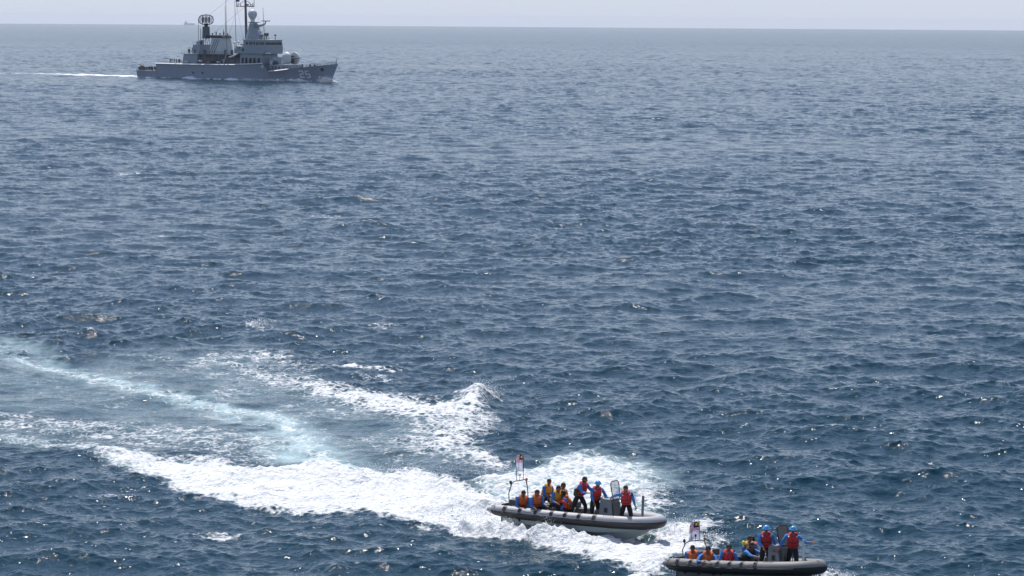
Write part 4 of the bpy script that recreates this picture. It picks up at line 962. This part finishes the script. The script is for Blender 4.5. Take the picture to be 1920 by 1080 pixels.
# crew on deck, one figure copied; too small to show their parts
cr0 = make_person(SHIPM @ Matrix.Translation((16, -4.4, 5.6)), 'dark-clad crew standing along the rails of the grey frigate', 'crew on the deck of the frigate', legs='stand', lean=2, vest='orange', hands=False,
                  armL=((.1, .1, -1), (.3, 0, -1)), armR=((.1, -.1, -1), (.3, 0, -1)))
for c in cr0.children:
    if c.name.startswith('life_vest'):
        for g in list(c.children): bpy.data.objects.remove(g)
        bpy.data.objects.remove(c)
bodyd = [c for c in cr0.children if c.name.startswith('body')][0]
bodyd.data.materials[1] = material('navy_overall', (.012, .014, .025), .8)
spots = [(16.9, -4.3, 5.6), (17.6, -3.9, 5.6), (19.4, -4.4, 5.6), (20.2, -4.0, 5.6), (21.2, -4.5, 5.6), (21.6, -2.9, 5.6), (1.0, -3.9, 2.65), (4.6, -4.2, 2.65), (5.5, -4.0, 2.65), (6.3, -4.4, 2.65), (7.1, -4.1, 2.65), (7.8, -4.4, 2.65),
         (8.3, -3.6, 2.65), (56.6, -5.0, 5.95), (58.3, -5.0, 6.0), (60.6, -5.0, 6.05), (62.4, -5.0, 6.15), (42.4, -4.9, 5.6), (28.6, -3.9, 9.37), (25.9, -3.8, 9.37)]
for i, (x, y, z) in enumerate(spots):
    r_ = cr0.copy(); sc.collection.objects.link(r_); r_.matrix_world = SHIPM @ Matrix.Translation((x, y, z)) @ Matrix.Rotation(R(-90+37*((i*5) % 7)), 4, 'Z')
    for c in cr0.children:
        k_ = c.copy(); sc.collection.objects.link(k_); k_.parent = r_
# clutter of the upper works: lockers, vents, rigging, side rails
rc2 = random.Random(11)
for i in range(60):
    x, zb = rc2.choice([(23+7*rc2.random(), 9.36), (27+3*rc2.random(), 12.72), (31.5+20*rc2.random(), 9.26), (31.5+20*rc2.random(), 5.6), (56+8*rc2.random(), 14.86), (50.3+2.5*rc2.random(), 11.5), (67+9*rc2.random(), 5.92)])
    if 66.5 < x < 76: x = 67.2+1.8*rc2.random()
    q = MB(); w_ = .4+.7*rc2.random(); y = -3.6+1.2*rc2.random() if zb < 12 else -2.3+rc2.random()
    q.box(x, x+w_, y, y+.8, zb, zb+.5+1.2*rc2.random(), top=(.05, .1, .05, .05)); q.build('deck_vent', rc2.choice([SG, SGD, SGL, SBL]), SHIP)
for a_, b_ in (((51.3, 0, 27), (36, -2.4, 16.2)), ((51.2, -4.4, 26.8), (54.5, -4.6, 14.9)), ((51.3, 0, 31), (64.5, -1, 15)), ((51.2, 0, 34), (31, 0, 23)), ((51.2, -3.8, 26.8), (46, -3.6, 16))):
    q = MB(); q.tube([a_, b_], .035, 4); q.build('rigging_wire', SGD, SHIP)
def siderail(x0, x1, y, z):
    q = MB(); n = max(2, int((x1-x0)/1.3))
    for i in range(n+1): q.tube([(x0+(x1-x0)*i/n, y, z), (x0+(x1-x0)*i/n, y, z+1)], .05, 4)
    for hh in (.5, 1.0): q.tube([(x0, y, z+hh), (x1, y, z+hh)], .035, 4)
    q.build('railing', SGD, SHIP)
siderail(22.2, 26.4, -4.4, 9.36); siderail(26.9, 30.5, -3.3, 12.72); siderail(31.3, 53, -4.1, 9.26); siderail(55, 65.5, -4.7, 14.86); siderail(50.2, 53, -4.6, 11.5)
# signal flag flying near the mast
q = MB(); q.box(-.05, .05, -.9, .9, -.75, .75); q.v = [(v[0]+.12*math.sin(v[1]*3), v[1], v[2]) for v in q.v]
fl = q.build('signal_flag', material('violet_flag', (.10, .07, .22), .8), mw=SHIPM @ Matrix.Translation((50.4, -3.2, 29.3))); tag(fl, 'small dark violet flag flying from the mast of the frigate', 'flag')

# ------------------------------------------------------------------ a second ship, hull down on the horizon
dd = 20500.0; px = 355; az_ = math.atan2(*[ (at(px, 50, 0))[i] for i in (0, 1)])
fm = Matrix.Translation((dd*math.sin(az_), dd*math.cos(az_), -dd*dd/(2*RE)))
FAR = material('far_ship_hazed_grey', (.55, .59, .64), .7)  # grey lightened so the colour carries part of the haze's fading
f_ = empty('cargo_ship', fm); tag(f_, 'faint far ship, hull down on the horizon left of the frigate', 'cargo ship')
q = MB(); q.box(-45, 45, -9, 9, -3, 13, top=(3, -4, 0, 0)); q.build('hull', FAR, f_)
q = MB(); q.box(-36, -18, -8, 8, 13, 27, top=(2, 2, 1, 1)); q.box(-31, -25, -3, 3, 27, 35, top=(1, 1, 0, 0)); q.build('superstructure', FAR, f_)
q = MB(); q.tube([(5, 0, 13), (5, 0, 27)], 1.0, 6); q.tube([(5, 0, 20), (20, 0, 24)], .7, 6); q.build('derrick', FAR, f_)
# ------------------------------------------------------------------ spray thrown up by the boats: droplets and clots of foam
def make_spray(name, label, clouds, seed):
    rs = np.random.RandomState(seed); V_ = []; F_ = []
    ico = np.array([(0, 0, 1), (.94, 0, -.33), (-.47, .82, -.33), (-.47, -.82, -.33), (0, 0, -1)]); fc = [(0, 1, 2), (0, 2, 3), (0, 3, 1), (4, 2, 1), (4, 3, 2), (4, 1, 3)]
    for (M, n, fx, size) in clouds:
        for _ in range(n):
            p = M @ Vector(fx(rs)); s = size*math.exp(rs.randn()*.6)
            rot = np.array(Matrix.Rotation(rs.rand()*6.28, 3, (rs.randn(), rs.randn(), rs.randn()+.01)))
            q = (ico*np.array([1, 1, .8])*s) @ rot.T + np.array(p); o = len(V_); V_ += [tuple(a) for a in q]; F_ += [tuple(i+o for i in f) for f in fc]
    me = bpy.data.meshes.new(name); me.from_pydata(V_, [], F_); me.polygons.foreach_set('use_smooth', [True]*len(F_))
    m = material('spray_white', (.86, .88, .90), .5, var=.03); me.materials.append(m)
    o = bpy.data.objects.new(name, me); link(o); tag(o, label, None, None, 'stuff'); return o
def hullside(x0, x1, hgt, wid, y0=-1.15):
    def fx(rs):
        t = rs.rand(); x = x0+(x1-x0)*t; s = abs(rs.randn())
        a = min(1, t*3)*min(1, (1-t)*2.5)
        return (x-.5*s*wid, y0-abs(rs.randn())*wid*.55-.05, -.25+abs(rs.randn())*hgt*a*(.6+.5*math.sin(x*3.1)+.3*math.sin(x*7.7+1)))
    return fx
def blob(cx, cy, sx, sy, sz):
    return lambda rs: (cx+rs.randn()*sx, cy+rs.randn()*sy, abs(rs.randn())*sz)
def W(px, py): return Matrix.Translation(at(px, py, 0))
make_spray('spray', 'white spray droplets flung up along the farther inflatable boat', [
    (M1, 16000, hullside(-1.0, 3.6, .26, .8), .010), (M1, 6000, hullside(1.8, 4.4, .36, .6), .009), (M1, 4000, lambda rs: (rs.rand()*4.5+2.2, 1.4+abs(rs.randn())*.7, abs(rs.randn())*.36), .009),
    (M1, 2500, lambda rs: (-1.2-abs(rs.randn())*1.5, rs.randn()*1.1, abs(rs.randn())*.25), .011),
    (W(905, 745), 4200, blob(0, 0, .6, 1.2, .34), .011), (W(860, 790), 3000, blob(0, 0, 1.2, 2.0, .14), .011),
    (W(760, 890), 3500, blob(0, 0, 2.6, 1.6, .18), .011), (W(1225, 925), 900, blob(0, 0, .6, 2.0, .20), .014), (W(490, 608), 300, blob(0, 0, .35, .8, .16), .02)], 4)
make_spray('spray', 'white spray around the bow and stern of the nearer inflatable boat', [
    (W(1340, 1012), 500, blob(0, 0, .35, .6, .16), .014), (W(1300, 992), 900, blob(0, 0, .8, 1.0, .16), .014), (W(1560, 1086), 700, blob(0, 0, .5, .5, .14), .014), (W(1262, 1068), 900, blob(0, 0, .7, .5, .16), .016)], 5)
make_spray('spray', 'white bow wave spray of the grey frigate', [
    (SHIPM, 1500, lambda rs: (93.2+rs.randn()*1.6, -1.2-abs(rs.randn())*1.3, abs(rs.randn())*.75), .10), (SHIPM, 600, lambda rs: (rs.rand()*30+55, -5.0-abs(rs.randn())*.6, abs(rs.randn())*.35), .10)], 6)

# broken white water heaped along the frigate's waterline, both sides, and the curl at her stem
q = MB()
for sg in (-1, 1):
    n = 150; vs_ = []
    for i in range(n+1):
        x = -2.0+96.0*i/n; k = x if x < 80 else 80+(x-80)*1.0
        yb = interp([(a[0], a[2]) for a in K], x if x < 80 else 80+(x-80)/14.3*17.3)
        a_ = noise.noise(Vector((x*.11, sg*3.1, 0)))+.6*noise.noise(Vector((x*.5, sg*3.1, 2)))
        hh = max(0, a_-.02)*2.0+.06
        hh += 1.9*math.exp(-((x-92.5)/1.8)**2)+.85*math.exp(-((x-80)/4)**2)+.9*math.exp(-((x-27)/3.4)**2)+.4*math.exp(-((x-72)/2)**2)+.35*math.exp(-((x-58)/3)**2)
        hh *= .9+.35*noise.noise(Vector((x*2.3, 5, sg)))
        for j in range(7):
            t = j/6; vs_.append((x, sg*(yb-.25+1.7*t), -.45+(.45+hh)*math.sin(math.pi*min(1, .22+.8*t))**.8*(1-.1*t)+.10*noise.noise(Vector((x*3, t*4, 1)))))
    q.add(vs_, [(i*7+j, i*7+j+1, (i+1)*7+j+1, (i+1)*7+j) for i in range(n) for j in range(6)])
q.v = [tuple(v) for v in q.v]
o = q.build('foam', material('ship_foam', (.80, .83, .86), .6, var=.05, scale=1.5, bump=.2), smooth=True, mw=SHIPM); tag(o, 'broken white foam heaped along the waterline of the frigate', None, None, 'stuff')

# ------------------------------------------------------------------ sea haze: thin even air over the whole scene
q = MB(); q.box(-27500, 27500, -27500, 27500, -64, 48)
hz_ = q.build('haze', []); hm_ = bpy.data.materials.new('haze_air'); hm_.use_nodes = True
hn = hm_.node_tree.nodes; hn.remove(hn['Principled BSDF']); pv = hn.new('ShaderNodeVolumePrincipled')
pv.inputs['Color'].default_value = (.80, .86, 1, 1); pv.inputs['Density'].default_value = 3.0e-5; pv.inputs['Anisotropy'].default_value = .2
hm_.node_tree.links.new(pv.outputs[0], hn['Material Output'].inputs['Volume']); hz_.data.materials.append(hm_)
tag(hz_, 'thin bluish sea haze', None, None, 'stuff')
